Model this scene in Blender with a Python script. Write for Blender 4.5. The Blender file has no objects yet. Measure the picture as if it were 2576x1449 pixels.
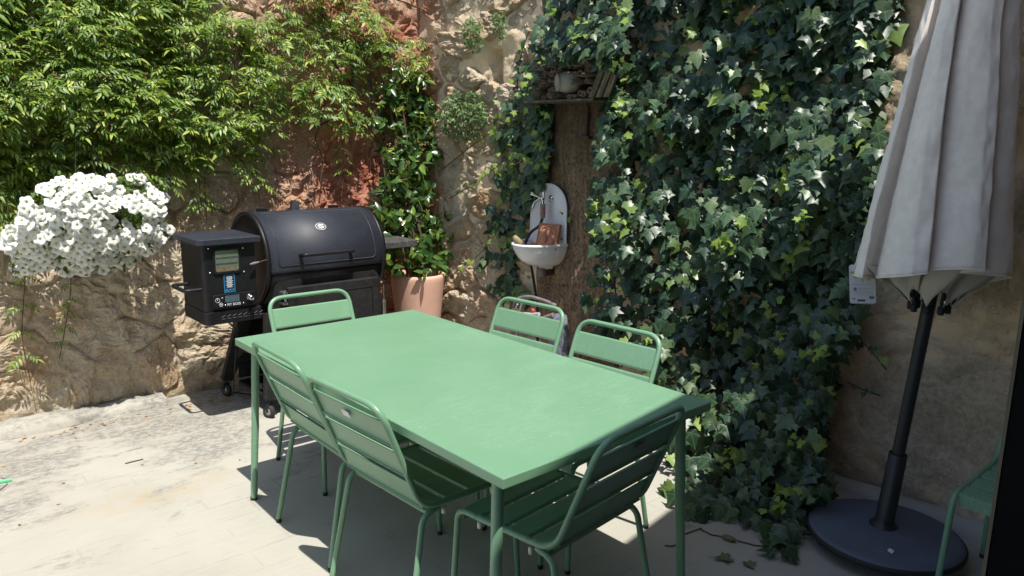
import bpy, bmesh, math, random
import numpy as np
from mathutils import Vector, Matrix, noise
random.seed(7); RNG = np.random.default_rng(7)
sc = bpy.context.scene
COL = sc.collection
# ------------------------------------------------------------------ camera
RM = Matrix(((0.7521784, 0.11712277, -0.64846736), (-0.65882701, 0.15339905, -0.73648876), (0.01321468, 0.98119875, 0.1925471)))
FPX, CX, CY, CAMZ = 1889.4, 1288.0, 724.5, 1.6
cam = bpy.data.cameras.new('camera'); camo = bpy.data.objects.new('camera', cam); COL.objects.link(camo)
camo.matrix_world = Matrix.Translation((0, 0, CAMZ)) @ RM.to_4x4()
cam.sensor_width = 36; cam.lens = FPX / 2576 * 36; cam.clip_start = 0.05; cam.clip_end = 500
sc.camera = camo
# ------------------------------------------------------------------ sky and sun
SUN = Vector((-0.115, -0.415, 1.0)).normalized()            # towards the sun
elev = math.asin(SUN.z)
w = bpy.data.worlds.new('World'); sc.world = w; w.use_nodes = True
nt = w.node_tree; bg = nt.nodes['Background']
sky = nt.nodes.new('ShaderNodeTexSky'); sky.sky_type = 'NISHITA'; sky.sun_disc = False
sky.sun_elevation = elev; sky.sun_rotation = math.atan2(SUN.x, SUN.y)
nt.links.new(sky.outputs[0], bg.inputs[0]); bg.inputs[1].default_value = 0.15
sl = bpy.data.lights.new('sun', 'SUN'); slo = bpy.data.objects.new('sun', sl); COL.objects.link(slo)
sl.energy = 5.0; sl.angle = math.radians(0.53); sl.color = (1, 0.955, 0.88)
slo.rotation_euler = SUN.to_track_quat('Z', 'Y').to_euler(); slo.location = (0, 0, 12)
sc.view_settings.view_transform = 'Standard'; sc.view_settings.look = 'None'; sc.view_settings.gamma = 1
sc.view_settings.use_curve_mapping = False; sc.view_settings.exposure = 0.42

# ------------------------------------------------------------------ placing helpers
def ray(x, y): return RM @ Vector(((x - CX) / FPX, -(y - CY) / FPX, -1.0))
def on_x(x, y, X): r = ray(x, y); return r * (X / r.x) + Vector((0, 0, CAMZ))
def on_y(x, y, Y): r = ray(x, y); return r * (Y / r.y) + Vector((0, 0, CAMZ))
def on_z(x, y, z=0.0): r = ray(x, y); return r * ((z - CAMZ) / r.z) + Vector((0, 0, CAMZ))
def inside(p, poly):
    x, y = p; c = False; j = len(poly) - 1
    for i in range(len(poly)):
        xi, yi = poly[i]; xj, yj = poly[j]
        if (yi > y) != (yj > y) and x < (xj - xi) * (y - yi) / (yj - yi) + xi: c = not c
        j = i
    return c
def fbm(x, y, z, o=4): return noise.fractal(Vector((x, y, z)), 1.0, 2.0, o)
U = random.uniform

# ------------------------------------------------------------------ materials
class N:
    def __init__(s, name):
        s.m = bpy.data.materials.new(name); s.m.use_nodes = True; s.t = s.m.node_tree
        s.p = s.t.nodes['Principled BSDF']; s.out = s.t.nodes['Material Output']
    def n(s, typ, **k):
        a = s.t.nodes.new('ShaderNode' + typ)
        for q, v in k.items(): setattr(a, q, v)
        return a
    def l(s, a, b): s.t.links.new(a, b)
    def setp(s, **k):
        for q, v in k.items(): s.p.inputs[q.replace('_', ' ')].default_value = v
    def math(s, op, a, b=None, c=None, clamp=False):
        m = s.n('Math', operation=op); m.use_clamp = clamp
        for i, v in enumerate((a, b, c)):
            if v is None: continue
            if isinstance(v, (int, float)): m.inputs[i].default_value = v
            else: s.l(v, m.inputs[i])
        return m.outputs[0]
    def noise(s, vec, scale, detail=6, rough=.6, dist=0.0):
        a = s.n('TexNoise'); a.inputs['Scale'].default_value = scale; a.inputs['Detail'].default_value = detail
        a.inputs['Roughness'].default_value = rough; a.inputs['Distortion'].default_value = dist
        if vec is not None: s.l(vec, a.inputs['Vector'])
        return a.outputs['Fac']
    def ramp(s, fac, stops, interp='LINEAR'):
        r = s.n('ValToRGB'); cr = r.color_ramp; cr.interpolation = interp
        while len(cr.elements) < len(stops): cr.elements.new(.5)
        for e, (p, c) in zip(cr.elements, stops):
            e.position = p; e.color = (*c, 1) if not isinstance(c, (int, float)) else (c, c, c, 1)
        s.l(fac, r.inputs[0]); return r.outputs[0]
    def mix(s, fac, a, b, mode='MIX'):
        m = s.n('Mix', data_type='RGBA', blend_type=mode); m.clamp_result = False
        for i, v in ((0, fac), (6, a), (7, b)):
            if isinstance(v, (int, float)): m.inputs[i].default_value = v
            elif isinstance(v, tuple): m.inputs[i].default_value = (*v, 1)
            else: s.l(v, m.inputs[i])
        return m.outputs[2]
    def pos(s, scale=(1, 1, 1), obj=False):
        src = s.n('TexCoord').outputs['Object'] if obj else s.n('NewGeometry').outputs['Position']
        m = s.n('Mapping'); m.inputs['Scale'].default_value = scale; s.l(src, m.inputs[0]); return m.outputs[0]
    def xyz(s):
        a = s.n('SeparateXYZ'); s.l(s.n('NewGeometry').outputs['Position'], a.inputs[0]); return a.outputs
    def bump(s, h, strength=.3, dist=.01, prev=None):
        b = s.n('Bump'); b.inputs['Strength'].default_value = strength; b.inputs['Distance'].default_value = dist
        s.l(h, b.inputs['Height'])
        if prev is not None: s.l(prev, b.inputs['Normal'])
        s.l(b.outputs[0], s.p.inputs['Normal']); return b.outputs[0]
    def base(s, c): s.l(c, s.p.inputs['Base Color'])

def simple(name, col, rough=.5, metal=0.0, var=.12, scale=14, bump=0.0, spec=.5, coat=0.0, dust=0.0):
    a = N(name); a.setp(Roughness=rough, Metallic=metal); a.p.inputs['Specular IOR Level'].default_value = spec
    a.p.inputs['Coat Weight'].default_value = coat
    v = a.pos(); nz = a.noise(v, scale)
    lo = tuple(c * (1 - var) for c in col); hi = tuple(min(1, c * (1 + var)) for c in col)
    c = a.ramp(nz, [(.3, lo), (.7, hi)])
    if dust:
        d = a.ramp(a.noise(v, 55, 5, .7), [(.52, 0.0), (.75, 1.0)])
        c = a.mix(a.math('MULTIPLY', d, dust), c, (.34, .31, .27))
    a.base(c)
    a.l(a.math('MULTIPLY_ADD', nz, .25, rough - .12), a.p.inputs['Roughness'])
    if bump: a.bump(a.noise(v, scale * 9), bump, .004)
    return a.m

def green_paint(name='green_paint'):
    a = N(name); v = a.pos()
    n1 = a.noise(v, 3, 4); n2 = a.noise(a.pos((4, 40, 4)), 3, 6, .7)
    c = a.ramp(n1, [(.3, (.150, .300, .178)), (.7, (.168, .322, .197))])
    sm = a.ramp(a.noise(v, 4.5, 7, .65, 1.6), [(.55, 0.0), (.75, 1.0)])
    c = a.mix(a.math('MULTIPLY', sm, .13), c, (.34, .52, .37))
    sn = a.noise(a.pos((1.2, 22, 3)), 5, 4, .5, 1.2)
    sl_ = a.math('SUBTRACT', 1.0, a.math('MULTIPLY', a.math('ABSOLUTE', a.math('SUBTRACT', sn, .5)), 90.0), clamp=True)
    c = a.mix(a.math('MULTIPLY', a.math('MULTIPLY', sl_, a.ramp(a.noise(v, 2.2, 3), [(.46, 0.0), (.6, 1.0)])), .5), c, (.5, .62, .52))
    sp = a.ramp(a.noise(v, 120, 2, .5), [(.74, 0.0), (.77, 1.0)])
    c = a.mix(a.math('MULTIPLY', sp, .6), c, (.5, .52, .46))
    a.base(c); a.l(a.math('MULTIPLY_ADD', n2, .2, .26), a.p.inputs['Roughness'])
    a.bump(a.noise(v, 420, 2), .05, .001)
    return a.m

def floor_mat():
    a = N('worn_concrete'); X, Y, Z = a.xyz(); v = a.pos()
    big = a.noise(v, 1.1, 5, .6, .4); mid = a.noise(v, 7, 8, .65)
    c = a.ramp(big, [(.3, (.355, .335, .28)), (.55, (.405, .39, .335)), (.75, (.375, .365, .315))])
    st = a.noise(a.pos((1.0, 2.0, 1)), 1.9, 11, .74, .2)
    near = a.n('MapRange'); near.inputs[1].default_value = 2.9; near.inputs[2].default_value = 4.3
    near.inputs[3].default_value = -.09; near.inputs[4].default_value = .10; a.l(Y, near.inputs[0])
    dirt = a.ramp(a.math('ADD', st, near.outputs[0]), [(.50, 0.0), (.60, 1.0)])
    br = a.ramp(a.noise(a.pos((1.0, 1.7, 1)), 26, 9, .8), [(.44, .1), (.54, 1.0)])
    c = a.mix(a.math('MULTIPLY', a.math('MULTIPLY', dirt, br), .75), c, (.15, .145, .135))
    li = a.noise(a.pos((.5, 15, 1)), 1.8, 6, .6, .25)
    ln = a.math('SUBTRACT', 1.0, a.math('MULTIPLY', a.math('ABSOLUTE', a.math('SUBTRACT', li, .5)), 40.0), clamp=True)
    c = a.mix(a.math('MULTIPLY', a.math('MULTIPLY', ln, a.ramp(mid, [(.42, 0.0), (.6, 1.0)])), .22), c, (.22, .20, .18))
    # ghost of stamped bricks
    bk = a.n('TexBrick'); bk.offset = .5; a.l(v, bk.inputs['Vector'])
    bk.inputs['Scale'].default_value = 1; bk.inputs['Mortar Size'].default_value = .006
    bk.inputs['Brick Width'].default_value = .34; bk.inputs['Row Height'].default_value = .15; bk.inputs['Mortar Smooth'].default_value = .4
    bm_ = a.math('MULTIPLY', bk.outputs['Fac'], a.ramp(a.noise(v, 2.3, 5), [(.48, 0.0), (.62, 1.0)]))
    c = a.mix(a.math('MULTIPLY', bm_, .3), c, (.24, .22, .19))
    pits = a.ramp(a.noise(v, 60, 3, .6), [(.70, 0.0), (.76, 1.0)])
    c = a.mix(a.math('MULTIPLY', pits, .5), c, (.22, .20, .18))
    # ochre stain
    yx, yy = on_z(395, 1240).xy
    dx = a.math('MULTIPLY', a.math('SUBTRACT', X, yx), 2.3); dy = a.math('MULTIPLY', a.math('SUBTRACT', Y, yy), 6.5)
    dd = a.math('SUBTRACT', 1.0, a.math('SQRT', a.math('ADD', a.math('MULTIPLY', dx, dx), a.math('MULTIPLY', dy, dy))), clamp=True)
    c = a.mix(a.math('MULTIPLY', a.math('MULTIPLY', dd, a.ramp(mid, [(.4, 0.0), (.6, 1.0)])), .5), c, (.42, .29, .11))
    a.base(c); a.setp(Roughness=.8)
    b = a.bump(a.noise(a.pos((1, 1.5, 1)), 16, 10, .75), .3, .006)
    a.bump(a.math('MULTIPLY', bm_, -1.0), .4, .004, b)
    return a.m

def stone_mat(name, cols, red=False, bump=.8):
    a = N(name); v = a.pos(); X, Y, Z = a.xyz()
    rnd = a.n('ObjectInfo').outputs['Random']
    c = a.ramp(rnd, cols)
    n1 = a.noise(v, 5, 12, .72, .3); n2 = a.noise(v, 48, 8, .75)
    c = a.mix(.62, c, a.ramp(n1, [(.28, (.48, .34, .20)), (.42, (.80, .64, .44)), (.58, (.94, .84, .66)), (.75, (.74, .52, .31))]))
    c = a.mix(a.ramp(n2, [(.50, 0.0), (.70, .6)]), c, (.28, .19, .11))
    rust = a.ramp(a.noise(v, 2.3, 8, .66), [(.52, 0.0), (.68, .55)])
    c = a.mix(rust, c, (.56, .29, .11))
    if red:
        mr = a.n('MapRange'); mr.inputs[1].default_value = 1.7; mr.inputs[2].default_value = 2.5; a.l(X, mr.inputs[0])
        f = a.math('MULTIPLY', mr.outputs[0], a.ramp(a.noise(v, 2.0, 7, .62, .6), [(.40, .15), (.55, 1.0)]))
        c = a.mix(a.math('MULTIPLY', f, .88), c, a.ramp(a.noise(v, 9, 6), [(.35, (.58, .13, .07)), (.65, (.78, .36, .24))]))
    else:
        mr = a.n('MapRange'); mr.inputs[1].default_value = 4.42; mr.inputs[2].default_value = 4.62; a.l(Y, mr.inputs[0])
        c = a.mix(a.math('MULTIPLY', mr.outputs[0], .7), c, (.50, .16, .11))  # red paint carried round the corner, with corner shade put into its colour
    a.base(c); a.setp(Roughness=.92); a.p.inputs['Specular IOR Level'].default_value = .2
    b = a.bump(a.noise(v, 11, 12, .74), min(1, bump * 1.2), .08)
    vo = a.n('TexVoronoi'); vo.inputs['Scale'].default_value = 70; a.l(v, vo.inputs['Vector'])
    b = a.bump(vo.outputs['Distance'], bump * .5, .012, b)
    a.bump(a.noise(v, 60, 8, .75), bump, .016, b)
    return a.m

def plaster_mat():
    a = N('weathered_plaster'); v = a.pos(); X, Y, Z = a.xyz()
    n1 = a.noise(v, 1.7, 7, .62, .5); n2 = a.noise(v, 40, 7, .75)
    rough = a.ramp(n1, [(.46, 0.0), (.54, 1.0)])
    c = a.ramp(a.noise(v, 3.1, 8, .6), [(.3, (.52, .37, .22)), (.5, (.70, .53, .35)), (.72, (.74, .55, .34))])
    g = a.ramp(n2, [(.3, (.34, .27, .19)), (.6, (.70, .59, .44)), (.8, (.82, .72, .57))])
    c = a.mix(a.math('MULTIPLY', rough, .75), c, g)
    pk = a.ramp(a.noise(v, 1.1, 4), [(.5, 0.0), (.68, .4)])
    c = a.mix(pk, c, (.55, .30, .19))
    mr = a.n('MapRange'); mr.inputs[1].default_value = 4.42; mr.inputs[2].default_value = 4.62; a.l(Y, mr.inputs[0])
    c = a.mix(a.math('MULTIPLY', mr.outputs[0], .7), c, (.50, .16, .11))  # same red on the plaster, the corner's shade included in the tone
    st_ = a.n('MapRange'); st_.inputs[1].default_value = 2.4; st_.inputs[2].default_value = 2.7; a.l(Y, st_.inputs[0])
    c = a.mix(a.math('MULTIPLY', st_.outputs[0], .6), c, (.80, .68, .50))
    a.base(c); a.setp(Roughness=.93); a.p.inputs['Specular IOR Level'].default_value = .15
    comb = a.noise(a.pos((30, 30, 2.2)), 2.2, 5, .6)
    b = a.bump(comb, .35, .008)
    h = a.math('MULTIPLY', a.noise(v, 55, 5, .75), rough)
    b = a.bump(h, .9, .022, b)
    a.bump(a.noise(v, 9, 8, .6), .5, .03, b)
    return a.m

def leaf_mat(name, stops, rough=.45, trans=.3, tcol=(.35, .5, .06), veins=False, spec=.45):
    a = N(name)
    r = a.math('FRACT', a.math('ADD', a.n('NewGeometry').outputs['Random Per Island'], a.n('ObjectInfo').outputs['Random']))
    c = a.ramp(r, stops)
    uv = a.n('SeparateXYZ'); a.l(a.n('UVMap').outputs[0], uv.inputs[0]); ux, uy = uv.outputs[0], uv.outputs[1]
    ux = a.math('SUBTRACT', ux, .5); uy = a.math('SUBTRACT', uy, .2)
    if veins:
        th = a.math('ABSOLUTE', a.math('ARCTAN2', ux, uy))
        rad = a.math('SQRT', a.math('ADD', a.math('MULTIPLY', ux, ux), a.math('MULTIPLY', uy, uy)))
        d = a.math('MINIMUM', th, a.math('MINIMUM', a.math('ABSOLUTE', a.math('SUBTRACT', th, 1.07)), a.math('ABSOLUTE', a.math('SUBTRACT', th, 1.87))))
        d = a.math('MULTIPLY', d, rad)
        vv = a.math('SUBTRACT', 1.0, a.math('MULTIPLY', d, 55.0), clamp=True)
        c = a.mix(a.math('MULTIPLY', vv, .5), c, (.22, .31, .14))
    n = a.noise(a.pos(), 30, 4)
    c = a.mix(.35, c, a.mix(1.0, c, a.ramp(n, [(.3, .55), (.7, 1.5)]), 'MULTIPLY'))
    a.base(c); a.setp(Roughness=rough); a.p.inputs['Specular IOR Level'].default_value = spec
    tr = a.n('BsdfTranslucent'); a.l(a.mix(.5, c, tcol), tr.inputs[0])
    mx = a.n('MixShader'); mx.inputs[0].default_value = trans
    a.l(a.p.outputs[0], mx.inputs[1]); a.l(tr.outputs[0], mx.inputs[2]); a.l(mx.outputs[0], a.out.inputs[0])
    return a.m

def petal_mat():
    a = N('white_petal'); uv = a.n('SeparateXYZ'); a.l(a.n('UVMap').outputs[0], uv.inputs[0])
    c = a.ramp(uv.outputs[0], [(.0, (.35, .36, .08)), (.16, (.55, .58, .25)), (.30, (.88, .90, .84)), (.6, (.90, .91, .90))])
    a.base(c); a.setp(Roughness=.6); a.p.inputs['Specular IOR Level'].default_value = .2
    tr = a.n('BsdfTranslucent'); tr.inputs[0].default_value = (.85, .88, .80, 1)
    mx = a.n('MixShader'); mx.inputs[0].default_value = .3
    a.l(a.p.outputs[0], mx.inputs[1]); a.l(tr.outputs[0], mx.inputs[2]); a.l(mx.outputs[0], a.out.inputs[0])
    return a.m

def terracotta():
    a = N('terracotta'); v = a.pos(); X, Y, Z = a.xyz()
    c = a.ramp(a.noise(v, 6, 6), [(.3, (.64, .36, .26)), (.7, (.76, .47, .36))])
    bl = a.math('MULTIPLY', a.ramp(a.noise(a.pos((12, 12, 1.6)), 3, 8, .7), [(.42, 0.0), (.62, 1.0)]), a.ramp(Z, [(.30, 1.0), (.66, 0.0)]))
    c = a.mix(a.math('MULTIPLY', bl, .6), c, (.62, .50, .44))
    a.base(c); a.setp(Roughness=.85); a.bump(a.noise(a.pos((14, 14, 2)), 5, 6), .25, .006)
    return a.m

def glassy(name, col, rough=.05):
    a = N(name); a.setp(Roughness=rough); a.p.inputs['Base Color'].default_value = (*col, 1); a.p.inputs['Coat Weight'].default_value = .6
    v = a.pos((1, 1, 1)); c = a.mix(a.noise(v, 40, 5), col, tuple(k * 1.8 for k in col)); a.base(c); return a.m

M = {}
M['floor'] = floor_mat()
M['green'] = green_paint()
COLS = [(.0, (.76, .60, .40)), (.25, (.88, .75, .55)), (.45, (.58, .40, .22)), (.6, (.90, .80, .63)), (.8, (.68, .42, .22)), (1, (.74, .66, .53))]
M['stone_left'] = stone_mat('limestone_rubble', COLS, red=True)
M['mortar_left'] = stone_mat('lime_mortar', [(0, (.78, .61, .40)), (1, (.84, .68, .47))], red=True, bump=.9)
M['stone_right'] = stone_mat('corner_rubble', COLS, bump=.9)
M['plaster'] = plaster_mat()
M['kerb'] = simple('grey_cement', (.36, .345, .315), .85, var=.3, scale=8, bump=.5)
M['black'] = simple('black_enamel', (.0085, .009, .011), .45, var=.3, scale=9, bump=.02, dust=.03, spec=.35)
M['lidblack'] = simple('black_hammered_enamel', (.020, .024, .036), .56, var=.2, scale=7, bump=.04, dust=.05)
M['dustyblack'] = simple('dusty_black_steel', (.014, .014, .015), .6, var=.4, scale=12, bump=.05, dust=.09, spec=.35)
M['shelf'] = simple('ash_dusted_black_steel', (.05, .05, .05), .7, var=.5, scale=25, bump=.2, dust=.4)
M['chrome'] = simple('chrome', (.75, .75, .76), .16, 1.0, var=.08)
M['steel'] = simple('dull_steel', (.35, .35, .35), .4, .9, var=.25, scale=30)
M['window'] = glassy('dusty_window_pane', (.075, .095, .065), .15)
M['screen'] = glassy('display_screen', (.05, .075, .10), .1)
M['pellets'] = simple('wood_pellets', (.16, .12, .07), .9, var=.5, scale=90, bump=.5)
M['white'] = simple('white_print', (.72, .73, .74), .5, var=.05)
M['blue'] = simple('blue_print', (.03, .22, .42), .4, var=.15)
M['navy'] = simple('dark_blue_print', (.012, .03, .06), .4, var=.15)
M['terracotta'] = terracotta()
M['soil'] = simple('potting_soil', (.05, .035, .025), .95, var=.5, scale=60, bump=.6)
M['enamel'] = simple('white_enamel', (.78, .78, .80), .22, var=.06, scale=9, coat=.4, dust=.06)
M['tile'] = simple('fired_clay_tile', (.42, .19, .11), .8, var=.15, bump=.15)
M['pebble'] = simple('mossy_pebble', (.25, .21, .10), .8, var=.4, scale=30, bump=.4)
M['rubber'] = simple('black_rubber', (.02, .02, .02), .7, var=.3)
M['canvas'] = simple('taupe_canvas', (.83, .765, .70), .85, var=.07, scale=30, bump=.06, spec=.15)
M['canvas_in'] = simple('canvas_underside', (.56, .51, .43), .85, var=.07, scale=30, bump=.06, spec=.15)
M['pole'] = simple('anthracite_pole', (.022, .023, .025), .45, var=.2)
M['base'] = simple('anthracite_resin', (.10, .115, .15), .62, var=.15, scale=10, bump=.08)
M['wood'] = simple('grey_weathered_wood', (.10, .085, .055), .9, var=.5, scale=26, bump=.5)
M['reed'] = simple('dry_reed', (.17, .12, .085), .9, var=.5, scale=40, bump=.3)
M['dark'] = simple('dark_cavity_wood', (.035, .025, .018), .95, var=.4)
M['jar'] = simple('pale_ceramic', (.34, .33, .27), .35, var=.2, scale=14, dust=.3)
M['rust'] = simple('rusty_iron', (.075, .042, .03), .8, var=.5, scale=40, bump=.4)
M['iron'] = simple('grey_painted_iron', (.05, .053, .062), .55, var=.3, scale=30, bump=.2)
M['stem'] = simple('vine_stem', (.085, .055, .03), .85, var=.4, scale=40)
M['greenstem'] = simple('green_stem', (.14, .17, .05), .7, var=.3, scale=40)
M['dry'] = simple('dry_leaf_brown', (.36, .22, .09), .85, var=.5, scale=30)
M['drygreen'] = simple('withered_leaf', (.14, .15, .07), .85, var=.4, scale=30)
M['plastic'] = simple('green_plastic', (.10, .50, .22), .4, var=.08)
M['door'] = simple('black_door_paint', (.006, .006, .006), .75, var=.2, spec=.1)
M['strip'] = simple('beige_edge_strip', (.15, .125, .08), .8, var=.15)
M['tagcard'] = simple('pale_card', (.50, .48, .52), .5, var=.04)
M['olive'] = simple('olive_print', (.32, .29, .05), .5, var=.1)
M['yellow'] = simple('yellow_print', (.55, .40, .02), .5, var=.1)
M['grey'] = simple('grey_print', (.20, .19, .21), .5, var=.1)
M['roof'] = simple('clay_roof_tile', (.42, .22, .13), .85, var=.3, scale=8, bump=.3)
M['house'] = simple('ochre_house_render', (.22, .18, .13), .9, var=.1, scale=6, bump=.3)
M['red'] = simple('red_print', (.5, .08, .05), .6, var=.2)
M['bagcloth'] = simple('grey_blue_cloth', (.14, .15, .19), .8, var=.6, scale=35)
M['greyplastic'] = simple('grey_plastic', (.20, .17, .17), .6, var=.3, scale=20)
M['palepl'] = simple('pale_grey_plastic', (.45, .42, .44), .55, var=.15, scale=20)
M['orange'] = simple('orange_plastic', (.42, .13, .07), .5, var=.1)
M['clear'] = simple('clear_bumper', (.6, .58, .5), .25, var=.1)
M['petal'] = petal_mat()
M['ivy'] = leaf_mat('ivy_leaf', [(0, (.012, .036, .017)), (.45, (.024, .060, .027)), (.75, (.046, .090, .038)), (.93, (.090, .140, .056)), (.975, (.15, .23, .045)), (1, (.24, .33, .06))], .4, .06, (.18, .32, .04), True, .5)
M['ivyyoung'] = leaf_mat('young_ivy_leaf', [(0, (.16, .27, .045)), (.5, (.24, .36, .06)), (1, (.33, .45, .10))], .45, .38, (.4, .5, .05), True)
M['jas'] = leaf_mat('jasmine_leaf', [(0, (.075, .155, .040)), (.35, (.13, .23, .048)), (.62, (.21, .32, .055)), (.84, (.33, .43, .070)), (.93, (.42, .49, .10)), (1, (.54, .54, .18))], .42, .36, (.42, .55, .05))
M['star'] = leaf_mat('glossy_star_leaf', [(0, (.020, .058, .015)), (.5, (.045, .105, .022)), (.8, (.085, .16, .03)), (.95, (.18, .28, .045)), (1, (.38, .42, .09))], .28, .22, (.25, .38, .04), False, .6)
M['weed'] = leaf_mat('small_wall_leaf', [(0, (.08, .15, .055)), (.6, (.14, .23, .085)), (1, (.26, .36, .13))], .5, .3, (.3, .42, .08))
M['petfol'] = leaf_mat('petunia_leaf', [(0, (.05, .10, .02)), (.6, (.09, .16, .03)), (1, (.22, .27, .05))], .6, .3, (.3, .4, .05))

# ------------------------------------------------------------------ mesh builder
def fillet(pts, r, seg=6):
    pts = [Vector(p) for p in pts]; out = [pts[0]]
    for i in range(1, len(pts) - 1):
        a, b, c = pts[i - 1], pts[i], pts[i + 1]
        rr = r[i] if isinstance(r, (list, tuple)) else r
        d1, d2 = (a - b), (c - b); rr = min(rr, d1.length * .49, d2.length * .49)
        p, q = b + d1.normalized() * rr, b + d2.normalized() * rr
        for k in range(seg + 1):
            t = k / seg; out.append((1 - t) ** 2 * p + 2 * t * (1 - t) * b + t * t * q)
    out.append(pts[-1]); return out

class MB:
    def __init__(s): s.v = []; s.f = []; s.sm = []
    def add(s, vs, fs, smooth=False):
        o = len(s.v); s.v += [tuple(v) for v in vs]; s.f += [tuple(i + o for i in f) for f in fs]; s.sm += [smooth] * len(fs)
    def box(s, lo, hi, mat=None):
        x0, y0, z0 = lo; x1, y1, z1 = hi
        vs = [Vector(p) for p in ((x0, y0, z0), (x1, y0, z0), (x1, y1, z0), (x0, y1, z0), (x0, y0, z1), (x1, y0, z1), (x1, y1, z1), (x0, y1, z1))]
        if mat: vs = [mat @ v for v in vs]
        s.add(vs, [(0, 3, 2, 1), (4, 5, 6, 7), (0, 1, 5, 4), (1, 2, 6, 5), (2, 3, 7, 6), (3, 0, 4, 7)]); return s
    def tube(s, path, r, n=10, caps=True, sy=1.0, up=None):
        path = [Vector(p) for p in path]; m = len(path); rs = r if isinstance(r, (list, tuple)) else [r] * m
        t0 = (path[1] - path[0]).normalized()
        nrm = Vector(up) if up else (Vector((0, 0, 1)) if abs(t0.z) < .9 else Vector((1, 0, 0)))
        nrm = (nrm - t0 * nrm.dot(t0)).normalized(); vs = []; prev = t0
        for i, p in enumerate(path):
            t = (path[min(i + 1, m - 1)] - path[max(i - 1, 0)]).normalized()
            q = prev.rotation_difference(t); nrm = q @ nrm; nrm = (nrm - t * nrm.dot(t)).normalized(); prev = t
            bn = t.cross(nrm)
            for k in range(n):
                a = 2 * math.pi * k / n; vs.append(p + (nrm * math.cos(a) + bn * math.sin(a) * sy) * rs[i])
        fs = [(i * n + k, i * n + (k + 1) % n, (i + 1) * n + (k + 1) % n, (i + 1) * n + k) for i in range(m - 1) for k in range(n)]
        s.add(vs, fs, True)
        if caps: s.add(vs[:n], [tuple(range(n - 1, -1, -1))]); s.add(vs[-n:], [tuple(range(n))])
        return s
    def lathe(s, prof, n=32, c=(0, 0, 0), axis=None, smooth=True, a0=0.0, a1=2 * math.pi, sx=1.0, sy=1.0):
        c = Vector(c); q = Vector((0, 0, 1)).rotation_difference(Vector(axis).normalized()) if axis is not None else None
        full = abs(a1 - a0 - 2 * math.pi) < 1e-6; cols = n if full else n + 1; vs = []
        for r, z in prof:
            for k in range(cols):
                a = a0 + (a1 - a0) * k / n; p = Vector((r * math.cos(a) * sx, r * math.sin(a) * sy, z))
                vs.append(c + (q @ p if q else p))
        fs = []
        for i in range(len(prof) - 1):
            for k in range(n):
                k2 = (k + 1) % cols; fs.append((i * cols + k, i * cols + k2, (i + 1) * cols + k2, (i + 1) * cols + k))
        s.add(vs, fs, smooth); return s
    def prism(s, outline, th, mat=None):
        n = len(outline); mat = mat or Matrix.Identity(4)
        vs = [mat @ Vector((x, y, 0)) for x, y in outline] + [mat @ Vector((x, y, th)) for x, y in outline]
        s.add(vs, [tuple(range(n - 1, -1, -1)), tuple(range(n, 2 * n))] + [(i, (i + 1) % n, n + (i + 1) % n, n + i) for i in range(n)]); return s
    def mesh(s, name, mat):
        me = bpy.data.meshes.new(name); me.from_pydata(s.v, [], s.f); me.polygons.foreach_set('use_smooth', s.sm)
        me.materials.append(mat if not isinstance(mat, str) else M[mat]); me.update(); return me
    def build(s, name, mat, parent=None, bevel=0, seg=2):
        o = link(name, s.mesh(name, mat), parent)
        if bevel:
            b = o.modifiers.new('bevel', 'BEVEL'); b.width = bevel; b.segments = seg; b.limit_method = 'ANGLE'; b.angle_limit = math.radians(40)
        return o

def link(name, me, parent=None, loc=None):
    o = bpy.data.objects.new(name, me); COL.objects.link(o)
    if parent is not None:
        o.parent = parent
        if not parent.get('rot'): o.location = -world_loc(parent)
    if loc is not None: o.location = loc
    return o
def world_loc(o):
    v = Vector(o.location)
    while o.parent: o = o.parent; v += o.location
    return v
def tag(o, label, cat, group=None, kind=None):
    if label: o['label'] = label
    if cat: o['category'] = cat
    if group: o['group'] = group
    if kind: o['kind'] = kind
    return o
def empty(name, loc, label, cat, group=None):
    o = bpy.data.objects.new(name, None); COL.objects.link(o); o.location = loc; o.empty_display_size = .1
    return tag(o, label, cat, group)
def struct(o): o['kind'] = 'structure'; return o
def rect(w, h, r, n=5):
    out = []
    for cx, cy, a in ((w / 2 - r, h / 2 - r, 0), (-w / 2 + r, h / 2 - r, 90), (-w / 2 + r, -h / 2 + r, 180), (w / 2 - r, -h / 2 + r, 270)):
        for k in range(n + 1):
            t = math.radians(a + 90 * k / n); out.append((cx + r * math.cos(t), cy + r * math.sin(t)))
    return out
def frame_mat(o, x, y):      # local x, y axes -> matrix with z = x cross y
    x = Vector(x).normalized(); y = Vector(y); y = (y - x * y.dot(x)).normalized(); z = x.cross(y)
    m = Matrix((x, y, z)).transposed().to_4x4(); m.translation = Vector(o); return m
def text_mesh(txt, size, mat, mtx, name, parent):
    cu = bpy.data.curves.new('t', 'FONT'); cu.body = txt; cu.size = size; cu.align_x = 'CENTER'; cu.align_y = 'CENTER'; cu.extrude = .0004
    to = bpy.data.objects.new('t', cu); COL.objects.link(to)
    me = bpy.data.meshes.new_from_object(to.evaluated_get(bpy.context.evaluated_depsgraph_get())); bpy.data.objects.remove(to)
    me.transform(mtx); me.materials.clear(); me.materials.append(M[mat]); return link(name, me, parent)

# ================================================================== SETTING
m = MB(); m.add([(-60, -60, 0), (60, -60, 0), (60, 60, 0), (-60, 60, 0)], [(0, 1, 2, 3)])
struct(m.build('patio_floor', 'floor'))
WY, WX, WH = 4.75, 3.42, 3.3

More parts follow.
